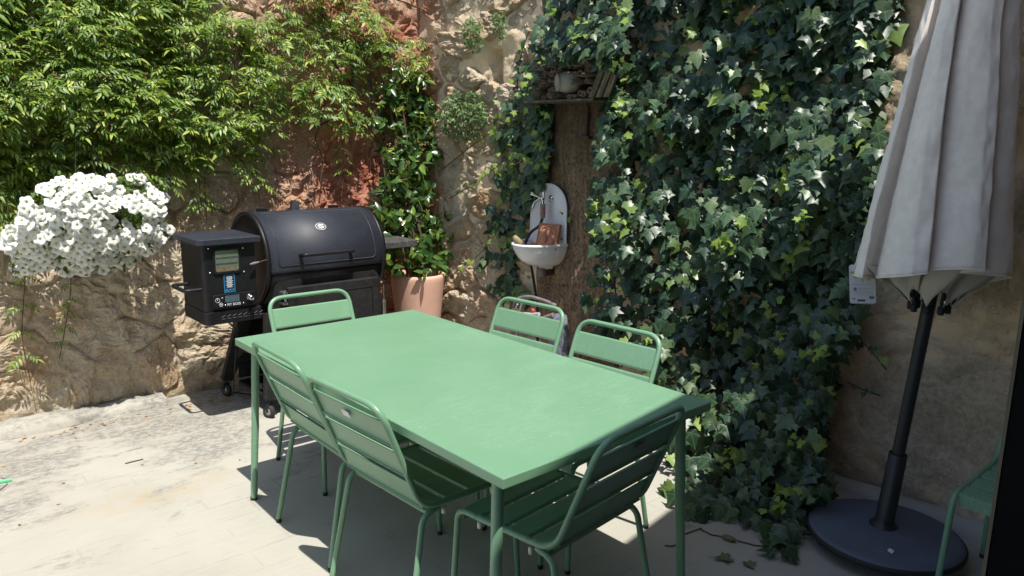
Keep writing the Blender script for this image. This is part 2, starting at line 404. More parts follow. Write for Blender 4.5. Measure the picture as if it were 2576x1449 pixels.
def voronoi_cells(u0, u1, v0, v1, du, dv, jit=.42, drop=.16, aniso=.8):
    seeds = []; r = 0; v = v0
    while v < v1 + dv:
        u = u0 - du * (.5 if r % 2 else 0)
        while u < u1 + du:
            if random.random() > drop: seeds.append(((u + U(-jit, jit) * du) * aniso, v + U(-jit, jit) * dv))
            u += du
        v += dv; r += 1
    A = np.array(seeds); R2 = (2.6 * max(du, dv)) ** 2; out = []
    for i, (x, y) in enumerate(seeds):
        L = 1.6 * max(du, dv); poly = [(x - L, y - L), (x + L, y - L), (x + L, y + L), (x - L, y + L)]
        d2 = ((A - A[i]) ** 2).sum(1)
        for j in np.where((d2 < R2) & (d2 > 0))[0]:
            bx, by = A[j]; nx, ny = bx - x, by - y; c = (bx * bx + by * by - x * x - y * y) / 2; new = []
            for k in range(len(poly)):
                p, q = poly[k], poly[(k + 1) % len(poly)]; dp = p[0] * nx + p[1] * ny - c; dq = q[0] * nx + q[1] * ny - c
                if dp <= 0: new.append(p)
                if dp * dq < 0: t = dp / (dp - dq); new.append((p[0] + t * (q[0] - p[0]), p[1] + t * (q[1] - p[1])))
            poly = new
            if not poly: break
        if len(poly) >= 3: out.append([(p[0] / aniso, p[1]) for p in poly])
    return out

def stone_object(poly, gap, depth, to_world, mat, parent, seed, n=46, rough_=.021):
    P = np.array(poly)
    for _ in range(2):       # round the corners
        Q = np.roll(P, -1, 0); P = np.stack([P * .86 + Q * .14, P * .14 + Q * .86], 1).reshape(-1, 2)
    c = P.mean(0); d = np.roll(P, -1, 0) - P; ln = np.hypot(*d.T); cum = np.concatenate([[0], ln.cumsum()]); per = cum[-1]
    S = []
    for t in np.linspace(0, per, n, endpoint=False):
        k = min(np.searchsorted(cum, t, 'right') - 1, len(P) - 1); S.append(P[k] + d[k] * ((t - cum[k]) / max(ln[k], 1e-9)))
    S = np.array(S); r = np.hypot(*(S - c).T).mean()
    if r < .035: return None
    k = max(.5, 1 - gap / r); S = c + (S - c) * k
    rings = [(1.03, -.3), (.99, .35), (.95, .75), (.86, .95), (.77, 1.0), (.66, 1.0), (.54, 1.0), (.42, 1.0), (.30, 1.0), (.17, 1.0), (.07, 1.0)]
    vs = []; tu, tv = U(-.25, .25), U(-.12, .35)
    for s_, h in rings:
        for q in S:
            p = c + (q - c) * s_; wob = fbm(p[0] * 16 + seed, p[1] * 16, seed * .37, 4) * .30 * r if s_ > .6 else 0
            p = p + (q - c) / max(np.hypot(*(q - c)), 1e-6) * wob * .35
            hh = depth * h + (fbm(p[0] * 13, p[1] * 13, seed, 6) * rough_ - abs(fbm(p[0] * 21, p[1] * 27, seed + 5, 4)) * rough_ * .8 + .3 * rough_ + ((p[0] - c[0]) / r * tu + (p[1] - c[1]) / r * tv) * depth) * min(1, max(h, 0) * 1.2)
            vs.append(to_world(p[0], p[1], hh))
    vs.append(to_world(c[0], c[1], depth * 1.02)); fs = []
    for i in range(len(rings) - 1):
        fs += [(i * n + j, i * n + (j + 1) % n, (i + 1) * n + (j + 1) % n, (i + 1) * n + j) for j in range(n)]
    b = (len(rings) - 1) * n; fs += [(b + j, b + (j + 1) % n, len(vs) - 1) for j in range(n)]
    mb = MB(); mb.add(vs, fs, False); return mb.build('stone', mat, parent)

def wall_sheet(name, nu, nv, fn, mat, parent):
    vs = [fn(i / nu, j / nv) for j in range(nv + 1) for i in range(nu + 1)]; W_ = nu + 1
    fs = [(j * W_ + i, j * W_ + i + 1, (j + 1) * W_ + i + 1, (j + 1) * W_ + i) for j in range(nv) for i in range(nu)]
    mb = MB(); mb.add(vs, fs, True); return mb.build(name, mat, parent)

# left (back) wall ---------------------------------------------------
lw = empty('rubble_wall', (1.0, WY, 0), 'sunlit tan and red rubble stone wall behind the black grill', 'wall')
def lw_off(u, v): return fbm(u * 1.3, v * 1.3, 3.1, 3) * .035
wall_sheet('mortar', 460, 290, lambda a, b: ((lambda u, v: (u, WY - lw_off(u, v) - fbm(u * 9, v * 9, 9, 6) * .026 - .011, v))(-1.6 + a * 5.2, -.05 + b * (WH + .05))), 'mortar_left', lw)
MB().box((-1.6, WY + .07, -.05), (3.9, WY + .5, WH)).build('core', 'mortar_left', lw)
k = 0
for poly in voronoi_cells(-.3, 3.3, .05, 3.0, .30, .205, drop=.2):
    cu = sum(p[0] for p in poly) / len(poly); cv = sum(p[1] for p in poly) / len(poly)
    if not (-.3 < cu < 3.34 and .06 < cv < 2.75) or k >= 298: continue
    dp = U(.008, .032) if cu < 2.0 else U(.005, .024)
    if stone_object(poly, U(-.004, .012), dp, lambda u, v, h: (u, WY - lw_off(u, v) - h - .004, v), 'stone_left', lw, 11.3 * k): k += 1

# right wall ---------------------------------------------------------
rw = empty('garden_wall', (WX, 2.2, 0), 'high stone and plaster wall carrying the ivy and the sink', 'wall')
slot_a, slot_b = on_x(1253, 215, WX), on_x(1273, 125, WX)
def turn(y): return max(0, y - 3.75) * .16      # the wall turns in towards the corner
def rw_off(y, z):
    o = fbm(y * 1.2, z * 1.2, 7.7, 3) * .04 + turn(y)
    if y < 2.4: o += .02 * math.tanh(6 * fbm(y * .9 + 4, z * 1.9, 2.0, 3)) + fbm(y * 7, z * 7, 5, 4) * .014
    return o
def rw_fn(a, b):
    y, z = -1.2 + a * 6.0, -.05 + b * (WH + .05); o = rw_off(y, z) + fbm(y * 9, z * 9, 1, 5) * .018 + (.022 if y > 2.5 else 0)
    if min(slot_a.y, slot_b.y) - .008 < y < max(slot_a.y, slot_b.y) + .008 and slot_a.z < z < slot_b.z: o = turn(y) - .21
    return (WX - o, y, z)
wall_sheet('plaster', 480, 230, lambda a, b: rw_fn(1 - a, b), 'plaster', rw)
MB().box((WX + .22, -1.2, -.05), (WX + .6, WY + .4, WH)).build('core', 'plaster', rw)
k = 0
for poly in voronoi_cells(2.6, 4.75, .05, 3.0, .25, .18, drop=.2, jit=.45):
    cu = sum(p[0] for p in poly) / len(poly); cv = sum(p[1] for p in poly) / len(poly)
    if not (2.5 < cu < 4.70 and .05 < cv < 2.85): continue
    if 2.85 < cu < 3.62 and cv < 2.15: continue
    if abs(cu - slot_a.y) < .15 and slot_a.z - .05 < cv < slot_b.z + .05: continue
    if stone_object(poly, U(-.01, .02), U(.016, .075), lambda u, v, h: (WX - rw_off(u, v) - h, u, v), 'stone_right', rw, 5.1 * k + 3, rough_=.026): k += 1
# dark weathered render behind the sink, like a flat bark-streaked pier
def bark():
    a = N('dark_streaked_render'); v = a.pos(); X, Y, Z = a.xyz()
    s1 = a.noise(a.pos((9, 9, 1.5)), 3, 9, .7, .4); s2 = a.noise(v, 45, 6, .7)
    c = a.ramp(s1, [(.3, (.14, .095, .06)), (.5, (.30, .21, .135)), (.7, (.44, .32, .21))])
    c = a.mix(a.ramp(s2, [(.48, 0.0), (.62, .8)]), c, (.07, .05, .035))
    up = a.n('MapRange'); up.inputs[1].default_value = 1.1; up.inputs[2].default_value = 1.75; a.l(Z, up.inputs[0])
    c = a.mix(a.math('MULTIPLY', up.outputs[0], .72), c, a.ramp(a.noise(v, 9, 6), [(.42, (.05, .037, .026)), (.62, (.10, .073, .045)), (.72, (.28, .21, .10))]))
    a.base(c); a.setp(Roughness=.95); a.p.inputs['Specular IOR Level'].default_value = .1
    b = a.bump(s1, .8, .03); a.bump(s2, .7, .012, b); return a.m
M['bark'] = bark()
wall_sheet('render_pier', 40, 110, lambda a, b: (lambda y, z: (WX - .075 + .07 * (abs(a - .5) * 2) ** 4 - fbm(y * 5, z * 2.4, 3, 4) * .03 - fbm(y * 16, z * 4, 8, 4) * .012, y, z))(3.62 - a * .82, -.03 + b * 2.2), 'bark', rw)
# cement skirts at the feet of both walls
def kerb(name, a, b, nrm, wd, ht, seed):
    a, b, nrm = Vector(a), Vector(b), Vector(nrm); n = 40; vs = []
    for i in range(n + 1):
        p = a.lerp(b, i / n); q = 1 + .55 * fbm(i * .16, seed, 0, 4)
        for wq, hq in ((-.05, .9), (.25, 1.0), (.75, .75), (.96, .38), (1.02, -.05)):
            vs.append(p + nrm * wd * wq * q + Vector((0, 0, ht * hq * q + .02 * fbm(i * .5, wq * 3, seed, 3))))
    mb = MB(); mb.add(vs, [(i * 5 + j, i * 5 + j + 1, (i + 1) * 5 + j + 1, (i + 1) * 5 + j) for i in range(n) for j in range(4)], True)
    return struct(mb.build(name, 'floor'))
kerb('cement_kerb', (1.30, WY - .02, 0), (-1.6, WY - .02, 0), (0, -1, 0), .12, .06, 2.0)
kerb('cement_skirt', (WX - .0, -1.0, 0), (WX - .0, 2.4, 0), (-1, 0, 0), .10, .07, 6.0)

# house behind the camera: its tiled eave shades the near right corner ---------
hs = empty('house', (1.0, -.7, 0), 'rendered house whose clay tile eave shades the parasol corner', 'house')
EZ = 3.0
def eave_y(x): return 1.63 + .20 * (x + .115 * EZ - 2.3) - .415 * EZ
mb = MB()
for x0, x1, z0, z1 in ((-6, -1.3, 0, 5.3), (1.9, 6, 0, 5.3), (-1.3, 1.9, 2.35, 5.3)):  # unseen upper storey, raised above the eave to block sky light
    mb.box((x0, -1.05, z0), (x1, -.72, z1))
mb.box((-3.5, -5.2, 0), (4, -5, 2.7)); mb.box((-3.7, -5, 0), (-3.5, -1.05, 2.7)); mb.box((4, -5, 0), (4.2, -1.05, 2.7)); mb.box((-3.5, -5, 2.7), (4, -1.05, 2.8))  # unseen closed room, added to darken whatever faces the doorway
mb.build('wall', 'house', hs)
mb = MB(); vs = [(-6, eave_y(-6) - .05, EZ + .02), (6, eave_y(6) - .05, EZ + .02), (6, -.9, EZ + .55), (-6, -.9, EZ + .55)]
mb.add([Vector(v) for v in vs] + [Vector(v) + Vector((0, 0, .06)) for v in vs], [(3, 2, 1, 0), (4, 5, 6, 7), (0, 1, 5, 4), (1, 2, 6, 5), (2, 3, 7, 6), (3, 0, 4, 7)])
roof = mb.build('roof', 'roof', hs)
tile = MB(); n = 8; prof = [(math.cos(math.pi * k / n) * .095, math.sin(math.pi * k / n) * .08) for k in range(n + 1)]
vs = [(x, 0, z) for x, z in prof] + [(x * .82, -.5, z * .85 + .16) for x, z in prof] + [(x * .84, 0, z * .82) for x, z in prof] + [(x * .68, -.5, z * .7 + .16) for x, z in prof]
tile.add(vs, [(k, k + 1, n + 2 + k, n + 1 + k) for k in range(n)] + [(k + 2 * n + 3, k + 2 * n + 2, k + 3 * n + 3, k + 3 * n + 4) for k in range(n)] + [(k + 1, k, 2 * n + 2 + k, 2 * n + 3 + k) for k in range(n)], True)
tme = tile.mesh('roof_tile', 'roof')
for i in range(36):
    x = -3.6 + .235 * i; o = link('roof_tile', tme, roof); o.location = Vector((x, eave_y(x) + .015 + U(-.015, .015), EZ + .085)) - world_loc(roof); o.rotation_euler = (0, 0, U(-.03, .03))

# black door leaf at the right edge of the view --------------------------------
dl = empty('door_leaf', (1.15, .1, 0), 'black door edge with a beige strip at the right frame edge', 'door')
e = Vector((1.10, .272, 0)); dirn = Vector((.25, -1, 0)).normalized(); nm = Vector((dirn.y, -dirn.x, 0))
D = frame_mat(e, dirn, nm if nm.x > 0 else -nm)
MB().box((.004, 0, .02), (.82, .045, 2.25), D).build('panel', 'door', dl, .002)
MB().box((-.0005, -.002, .02), (.0035, .047, 2.25), D).build('edge_strip', 'strip', dl)
o = MB().tube([D @ Vector((.06, -.001, 1.05)), D @ Vector((.06, -.05, 1.05)), D @ Vector((.17, -.05, 1.05))], .009).build('handle', 'door', dl)

# ================================================================== TABLE
tb = empty('dining_table', (1.651, 2.27, 0), 'large green metal dining table in the middle of the patio', 'table')
X0, X1, Y0, Y1, TZ = 1.186, 2.116, 1.371, 3.170, .74
MB().box((X0, Y0, TZ - .032), (X1, Y1, TZ)).build('tabletop', 'green', tb, .004, 3)
mb = MB()
for a, b in (((X0 + .07, Y0 + .07), (X1 - .07, Y0 + .07)), ((X0 + .07, Y1 - .07), (X1 - .07, Y1 - .07)), ((X0 + .07, Y0 + .09), (X0 + .07, Y1 - .09)), ((X1 - .07, Y0 + .09), (X1 - .07, Y1 - .09)), ((X0 + .09, 2.27), (X1 - .09, 2.27))):
    mb.tube([(a[0], a[1], TZ - .05), (b[0], b[1], TZ - .05)], .017, 8)
mb.build('support_frame', 'green', tb)
for sx, sy in ((0, 0), (1, 0), (0, 1), (1, 1)):
    cx, cy = (X0, X1)[sx], (Y0, Y1)[sy]; ix, iy = (1, -1)[sx], (1, -1)[sy]
    lg = MB().tube([(cx + .055 * ix, cy + .085 * iy, TZ - .033), (cx + .04 * ix, cy + .075 * iy, .35), (cx + .022 * ix, cy + .06 * iy, .012)], [.0195, .0185, .0165], 14, sy=.85, up=(0, 1, 0)).build('leg', 'green', tb)
    MB().lathe([(.0, 0), (.0155, 0), (.0162, .014), (.0, .014)], 12, (cx + .022 * ix, cy + .06 * iy, .0)).build('foot_cap', 'rubber', lg)

# ================================================================== CHAIRS
ZT, YT, ZR, YR, ZF, YF, HW, YQ = .814, -.295, .434, -.141, .423, .267, .217, -.211
def make_chair():
    root = bpy.data.objects.new('garden_chair', None); COL.objects.link(root); root['rot'] = 1
    p = [(-HW, YF - .09, ZF + .001), (-HW, YR, ZR), (-HW, YT, ZT), (HW, YT, ZT), (HW, YR, ZR), (HW, YF - .09, ZF + .001)]
    MB().tube(fillet(p, [0, .07, .075, .075, .07, 0], 8), .0108, 12).build('frame', 'green', root)
    for s in (-1, 1):
        lg = MB().tube(fillet([(s * HW, YF - .088, ZF + .001), (s * HW, YF, ZF), (s * (HW + .012), YF + .022, .016)], .06, 8), .0106, 12).build('leg', 'green', root)
        MB().lathe([(0, 0), (.0105, 0), (.0118, .018), (0, .018)], 10, (s * (HW + .012), YF + .022, 0)).build('foot_cap', 'rubber', lg)
        lg = MB().tube(fillet([(s * (HW - .004), YR + .07, ZR - .018), (s * (HW - .002), YR + .005, ZR - .03), (s * (HW + .02), YQ, .016)], .04, 6), .0106, 12).build('leg', 'green', root)
        MB().lathe([(0, 0), (.0105, 0), (.0118, .018), (0, .018)], 10, (s * (HW + .02), YQ, 0)).build('foot_cap', 'rubber', lg)
        for yy in (YF - .10, YR + .09):
            MB().lathe([(0, 0), (.008, 0), (.009, .022), (0, .022)], 10, (s * HW, yy, ZF - .033)).build('bumper', 'clear', root)
    MB().tube([(-HW, YR + .03, ZR - .024), (HW, YR + .03, ZR - .024)], .009, 8).build('stretcher', 'green', root)
    bd = Vector((0, YT - YR, ZT - ZR)).normalized(); bn = Vector((0, bd.z, -bd.y)); L = math.hypot(YT - YR, ZT - ZR); o = Vector((0, YR, ZR))
    def slat(a, b, org, d, nn, name, lip=(.010, .010)):
        w = HW - .010; th = .0025; prof = []
        pts = [(a + .001, -lip[0]), (a + .003, -.002), (a + .009, 0), (b - .009, 0), (b - .003, -.002), (b - .001, -lip[1])]
        m_ = MB(); vs = []
        for x in (-w, w):
            for (q, h) in pts: vs.append(Vector(org) + Vector((x, 0, 0)) + Vector(d) * q + Vector(nn) * h)
            for (q, h) in reversed(pts):
                qq = q + (th if q < (a + b) / 2 else -th); vs.append(Vector(org) + Vector((x, 0, 0)) + Vector(d) * qq + Vector(nn) * (h - (th if h > -.003 else 0)))
        n2 = len(pts) * 2
        m_.add(vs, [(i, (i + 1) % n2, n2 + (i + 1) % n2, n2 + i) for i in range(n2)] + [tuple(range(n2 - 1, -1, -1)), tuple(range(n2, 2 * n2))])
        return m_.build(name, 'green', root)
    h = .103; g = .017; s0 = L - .052
    for k in range(3): slat(s0 - h - k * (h + g), s0 - k * (h + g), o + bn * .004, bd, bn, 'back_slat')
    Ls = YF - YR; sd = Vector((0, Ls, ZF - ZR)).normalized(); sn = Vector((0, -sd.z, sd.y)); h = .088; g = .012
    for k in range(4): slat(Ls - .012 - h - k * (h + g), Ls - .012 - k * (h + g), o + sn * .006, sd, sn, 'seat_slat', (.010, .045 if k == 0 else .010))
    return root
def copy_tree(o, parent=None):
    c = o.copy(); COL.objects.link(c); c.parent = parent
    for ch in list(o.children): copy_tree(ch, c)
    return c
proto = make_chair()
GR = 'green slatted chairs on the patio'
CH = [((1.615, 1.565), 5.7, 'shaded dark green slatted chair at the near table end, with a small grey label'),
      ((1.412, 2.604), -91, 'green slatted chair on the left table side, nearest the grill'),
      ((1.393, 2.083), -87, 'green slatted chair on the left table side with a white label on its back'),
      ((2.173, 2.626), 94.7, 'green slatted chair across the table, in front of the wall sink'),
      ((2.139, 2.032), 94.2, 'green slatted chair across the table, backing onto the ivy'),
      ((1.706, 3.227), 179, 'green slatted chair at the far table end in front of the black grill'),
      ((3.00, .57), 89, 'green chair corner half hidden behind the black door edge')]
chairs = []
for i, (xy, a, lab) in enumerate(CH):
    c = proto if i == 0 else copy_tree(proto); chairs.append(c)
    c.location = (*xy, 0); c.rotation_euler = (0, 0, math.radians(a)); tag(c, lab, 'chair', GR)
bd = Vector((0, YT - YR, ZT - ZR)).normalized(); bn = Vector((0, bd.z, -bd.y)); L = math.hypot(YT - YR, ZT - ZR)
for c, mt, off in ((chairs[2], 'white', -.02), (chairs[0], 'grey', .02)):
    mtx = frame_mat(Vector((off, YR, ZR)) + bd * (L - .095) - bn * .0065, (-1, 0, 0), bd)
    o = MB().prism(rect(.042, .024, .002), .001, mtx).build('label_sticker', mt, c); o.location = (0, 0, 0)
    t = text_mesh('—', .02, 'red' if mt == 'white' else 'white', mtx @ Matrix.Translation((0, 0, .0012)), 'print', o); t.location = (0, 0, 0)

# ================================================================== PELLET GRILL
gr = empty('pellet_grill', (2.0, 4.3, 0), 'black barrel pellet grill with hopper and side shelf against the wall', 'grill')
GY, GZ, GR_ = 4.30, .895, .275; GX0, GX1 = 1.72, 2.47
def arc(r, a0, a1, n): return [(GY + r * math.cos(math.radians(a0 + (a1 - a0) * k / n)), GZ + r * math.sin(math.radians(a0 + (a1 - a0) * k / n))) for k in range(n + 1)]
def shell(mb, x0, x1, r, a0, a1, n, th=.006, caps=True):
    o, i_ = arc(r, a0, a1, n), arc(r - th, a0, a1, n); vs = [(x0, *p) for p in o] + [(x1, *p) for p in o] + [(x0, *p) for p in i_] + [(x1, *p) for p in i_]; q = n + 1
    fs = []
    for k in range(n): fs += [(k, k + 1, q + k + 1, q + k), (2 * q + k + 1, 2 * q + k, 3 * q + k, 3 * q + k + 1), (k + 1, k, 2 * q + k, 2 * q + k + 1), (q + k, q + k + 1, 3 * q + k + 1, 3 * q + k)]
    fs += [(0, q, 3 * q, 2 * q), (n, 2 * q + n, 3 * q + n, q + n)]
    mb.add(vs, fs, True)
mb = MB(); shell(mb, GX0, GX1, GR_ - .004, 193, 372, 40)          # belly
for x, s in ((GX0, -1), (GX1, 1)):
    pts = arc(GR_ - .004, 0, 360, 48)[:-1]; mb.add([(x, *p) for p in pts], [tuple(range(48))[::s]])
mb.build('barrel', 'black', gr)
for x in (GX0, GX1):
    m_ = MB(); shell(m_, x - .008, x + .016, GR_ + .004, 0, 360, 56, .02); m_.build('end_ring', 'black', gr)
# lid with a pressed panel
mb = MB(); shell(mb, GX0 + .018, GX1 - .010, GR_, 20, 192, 50)
lid = mb.build('lid', 'lidblack', gr)
m_ = MB(); ax0, ax1, a0, a1 = GX0 + .06, GX1 - .06, 105, 183
def cyl(x, a, r): return Vector((x, GY + r * math.cos(math.radians(a)), GZ + r * math.sin(math.radians(a))))
ol = fillet([cyl(ax0, a0, 1), cyl(ax0, a0, 1)], 0)
path = [(ax0, a) for a in np.linspace(a0, a1 - 4, 14)] + [(ax0 + .006, a1 - 1.5), (ax0 + .02, a1)] + [(ax1 - .02, a1), (ax1 - .006, a1 - 1.5)] + [(ax1, a) for a in np.linspace(a1 - 4, a0, 14)] + [(ax0, a0)]
m_.tube([cyl(x, a, GR_ + .001) for x, a in path], .0035, 6); m_.build('pressed_rim', 'lidblack', lid)
hp = []
for x in (1.93, 2.235): pass
m_ = MB(); m_.tube(fillet([cyl(1.915, 172, GR_ - .002), cyl(1.915, 172, GR_ + .055), cyl(2.235, 172, GR_ + .055), cyl(2.235, 172, GR_ - .002)], .02, 6), .0115, 12); m_.build('handle', 'black', lid)
em = cyl(2.085, 137, GR_ + .001); en = Vector((0, math.cos(math.radians(137)), math.sin(math.radians(137))))
EM = frame_mat(em, (1, 0, 0), Vector((0, -en.z, en.y)) * -1); EM = frame_mat(em, (1, 0, 0), en.cross(Vector((1, 0, 0))))
oval = [(math.cos(t) * .033, math.sin(t) * .026) for t in np.linspace(0, 2 * math.pi, 28, endpoint=False)]
bdg = MB().prism(oval, .002, EM).build('badge', 'white', lid)
MB().prism([(x * .9, y * .88) for x, y in oval], .003, EM).build('badge_field', 'black', bdg)
mk = MB()
for pts in ([(-.020, .003), (-.016, .013), (-.008, .012), (-.003, .018), (.004, .013), (.012, .014), (.020, .006), (.012, .004), (0, .006), (-.010, .003)],
            [(-.024, -.003), (.024, .0), (.024, -.004), (-.024, -.007)],
            [(-.018, -.010), (-.008, -.009), (-.002, -.011), (.006, -.009), (.018, -.008), (.012, -.015), (.004, -.014), (.0, -.021), (-.005, -.014), (-.013, -.016)]):
    mk.prism(pts[::-1] if False else pts, .0042, EM)
mk.build('badge_mark', 'white', bdg)
for x, a in ((1.80, 84), (2.28, 78)):
    MB().box((x, cyl(x, a, GR_).y - .02, cyl(x, a, GR_).z - .005), (x + .055, cyl(x, a, GR_).y + .02, cyl(x, a, GR_).z + .018)).build('hinge', 'black', gr, .003)
MB().add
m_ = MB(); b0 = cyl(2.02, 80, GR_); m_.add([b0 + Vector(p) for p in ((0, -.01, -.01), (.055, -.01, -.01), (.045, -.01, .05), (.005, -.01, .06), (0, .03, -.01), (.055, .03, -.01), (.045, .01, .05), (.005, .01, .06))], [(0, 1, 2, 3), (7, 6, 5, 4), (0, 4, 5, 1), (1, 5, 6, 2), (2, 6, 7, 3), (3, 7, 4, 0)]); m_.build('lid_stop', 'iron', gr)
# hopper
HX0, HX1, HY0, HY1, HZ0, HZ1 = 1.355, 1.645, 4.02, 4.345, .60, 1.035
hop = MB()
def rbox(mb, x0, x1, y0, y1, z0, z1, rf=.03, tap=0):
    ol = []
    for cx, cy, a in ((x1 - .004, y1 - .004, 0), (x0 + .004, y1 - .004, 90), (x0 + rf, y0 + rf, 180), (x1 - .004, y0 + .004, 270)):
        r = rf if a == 180 else .004
        for k in range(6):
            t = math.radians(a + 18 * k); ol.append((cx + r * math.cos(t), cy + r * math.sin(t)))
    mb.prism(ol, z1 - z0, Matrix.Translation((0, 0, z0)))
rbox(hop, HX0, HX1, HY0, HY1, HZ0 + .075, HZ1); hopper = hop.build('hopper', 'black', gr, .003)
m_ = MB(); rbox(m_, HX0 - .002, HX1 + .02, HY0 - .004, HY1, HZ0, HZ0 + .072, .035); skirt = m_.build('hopper_skirt', 'black', gr, .005)
for k in range(8):
    for s in (-1, 1):
        MB().tube([(HX0 + .085 + k * .030, HY0 - .0045, HZ0 + .026 + (.01 if s > 0 else 0)), (HX0 + .105 + k * .030, HY0 - .0045, HZ0 + .036 + .01 * s)], .0022, 5).build('tread_mark', 'iron', skirt)
m_ = MB(); rbox(m_, HX0 - .030, HX1 + .022, HY0 - .035, HY1 + .02, HZ1 + .002, HZ1 + .034, .035); hl = m_.build('hopper_lid', 'lidblack', gr, .008, 3)
for k in range(60):
    pass
WM = frame_mat((1.485, HY0 - .001, .945), (1, 0, 0), (0, 0, 1)); WM = frame_mat((1.485, HY0 - .001, .945), (1, 0, 0), (0, 0, 1))
wf = MB().prism(rect(.150, .140, .018), .008, WM).build('window_frame', 'black', hopper, .002)
MB().prism(rect(.124, .114, .010), .0090, WM).build('window_pane', 'window', wf)
for z in (.957, .925): MB().box((1.425, HY0 - .0105, z), (1.545, HY0 - .0095, z + .010)).build('window_rib', 'iron', wf)
MB().box((1.427, HY0 - .0102, .891), (1.543, HY0 - .0094, .915)).build('pellets', 'pellets', wf)
for sx in (-1, 1):
    for sz in (-1, 1): MB().lathe([(.005, 0), (.004, .004), (0, .005)], 8, (1.485 + sx * .092, HY0 - .001, .945 + sz * .066 + (.008 if sx < 0 else -.004)), (0, -1, 0)).build('screw', 'chrome', hopper)
SM = frame_mat((1.494, HY0 - .001, .818), (1, 0, 0), (0, 0, 1))
st = MB().prism(rect(.060, .100, .002), .001, SM).build('warning_sticker', 'blue', hopper)
MB().prism(rect(.052, .092, .001), .0015, SM).build('sticker_field', 'navy', st)
tx = MB()
for k in range(11):
    wd = random.choice((.026, .034, .040, .030)); tx.box((-wd / 2, .036 - k * .0056, .0016), (wd / 2, .0386 - k * .0056, .0021), SM)
tx.build('sticker_text', 'white', st)
tx = MB()
for k in range(9): tx.lathe([(.0045, 0), (.0045, .0005), (0, .0005)], 7, SM @ Vector((-.020 + k * .005, -.040 + .007 * math.sin(k * 1.7), .0016)), (0, -1, 0))
tx.build('sticker_ornament', 'blue', st)
CM = frame_mat((1.515, HY0 - .002, .727), (1, 0, 0), (0, 0, 1))
cp = MB().prism(rect(.236, .075, .010), .012, CM).build('control_panel', 'black', hopper, .003)
MB().prism(rect(.078, .037, .003), .0128, CM @ Matrix.Translation((-.015, .010, 0))).build('display', 'screen', cp)
kb = MB().lathe([(.019, 0), (.019, .010), (.014, .014), (.014, .034), (.011, .038), (0, .038)], 20, CM @ Vector((.080, .006, .012)), (0, -1, 0)).build('knob', 'chrome', cp)
for (x, y, r) in ((-.095, .008, .0115), (-.078, -.017, .0095)):
    bt = MB(); c0 = CM @ Vector((x, y, .0126)); bt.tube([c0 + Vector((math.cos(t) * r, 0, math.sin(t) * r)) for t in np.linspace(0, 2 * math.pi, 20)], .001, 5, False); bt.build('button_ring', 'white', cp)
m_ = MB(); m_.box((-.0965, .008, .0122), (-.0935, .015, .013), CM); m_.box((-.073, .018, .0122), (-.066, .022, .013), CM); m_.box((-.084, -.019, .0122), (-.072, -.015, .013), CM); m_.build('button_mark', 'white', cp)
text_mesh('PIT BOSS', .019, 'white', CM @ Matrix.Translation((-.008, -.0225, .0126)), 'panel_lettering', cp)
for x in (-.055, .045): MB().lathe([(.004, 0), (.003, .004), (0, .005)], 8, CM @ Vector((x, -.022, .012)), (0, -1, 0)).build('screw', 'chrome', cp)
MB().tube(fillet([(HX0 + .004, 4.055, .795), (HX0 - .085, 4.055, .795), (HX0 - .085, 4.27, .795), (HX0 + .004, 4.27, .795)], .03, 6), .0105, 12).build('hopper_handle', 'black', hopper)
pr = MB().tube([(1.702, HY0 + .03, .925), (1.735, 4.05, .925)], .004, 8)
MB().tube([(1.60, 3.985, .918), (1.625, 3.992, .920), (1.655, 4.0, .922)], [.005, .008, .005], 10).build('slide_knob', 'greyplastic', gr)
MB().tube([(1.65, 3.999, .9215), (1.725, 4.03, .928), (1.735, 4.10, .93)], .0035, 8).build('slide_rod', 'rust', gr)
# cabinet, door, legs, casters, shelf
m_ = MB(); cab = [(1.70, .06), (1.70, .55), (1.765, .765), (1.80, .795), (2.415, .795), (2.455, .745), (2.455, .06)]
m_.prism([(x, z) for x, z in cab], .008, frame_mat((0, 4.055, 0), (1, 0, 0), (0, 0, 1))); cb = m_.build('cabinet_front', 'dustyblack', gr)
m_ = MB(); m_.box((2.44, 4.06, .06), (2.452, 4.52, .70)); m_.box((1.70, 4.50, .12), (2.45, 4.512, .62)); m_.box((1.70, 4.06, .09), (2.45, 4.51, .105)); m_.build('cabinet_side', 'dustyblack', gr)
DM = frame_mat((2.125, 4.045, .42), (1, 0, 0), (0, 0, 1))
dr = MB().prism(rect(.60, .67, .010), .028, DM).build('cabinet_door', 'dustyblack', gr, .008)
m_ = MB(); pth = [DM @ Vector((x, y, .0285)) for x, y in rect(.51, .56, .02)]; m_.tube(pth + [pth[0]], .003, 6, False); m_.build('pressed_rim', 'black', dr)
m_ = MB(); m_.tube([(1.80, 4.0, .745), (1.80, 4.0, .68)], .008, 8); m_.box((1.785, 4.0, .715), (1.815, 4.05, .735)); m_.box((1.785, 4.0, .66), (1.815, 4.05, .672)); m_.build('door_hinge', 'steel', dr)
m_ = MB(); m_.tube([(2.462, 4.02, .60), (2.462, 4.02, .45)], .012, 10); m_.tube([(2.462, 4.02, .70), (2.462, 4.02, .60)], .003, 6); m_.build('bottle_opener', 'steel', gr)
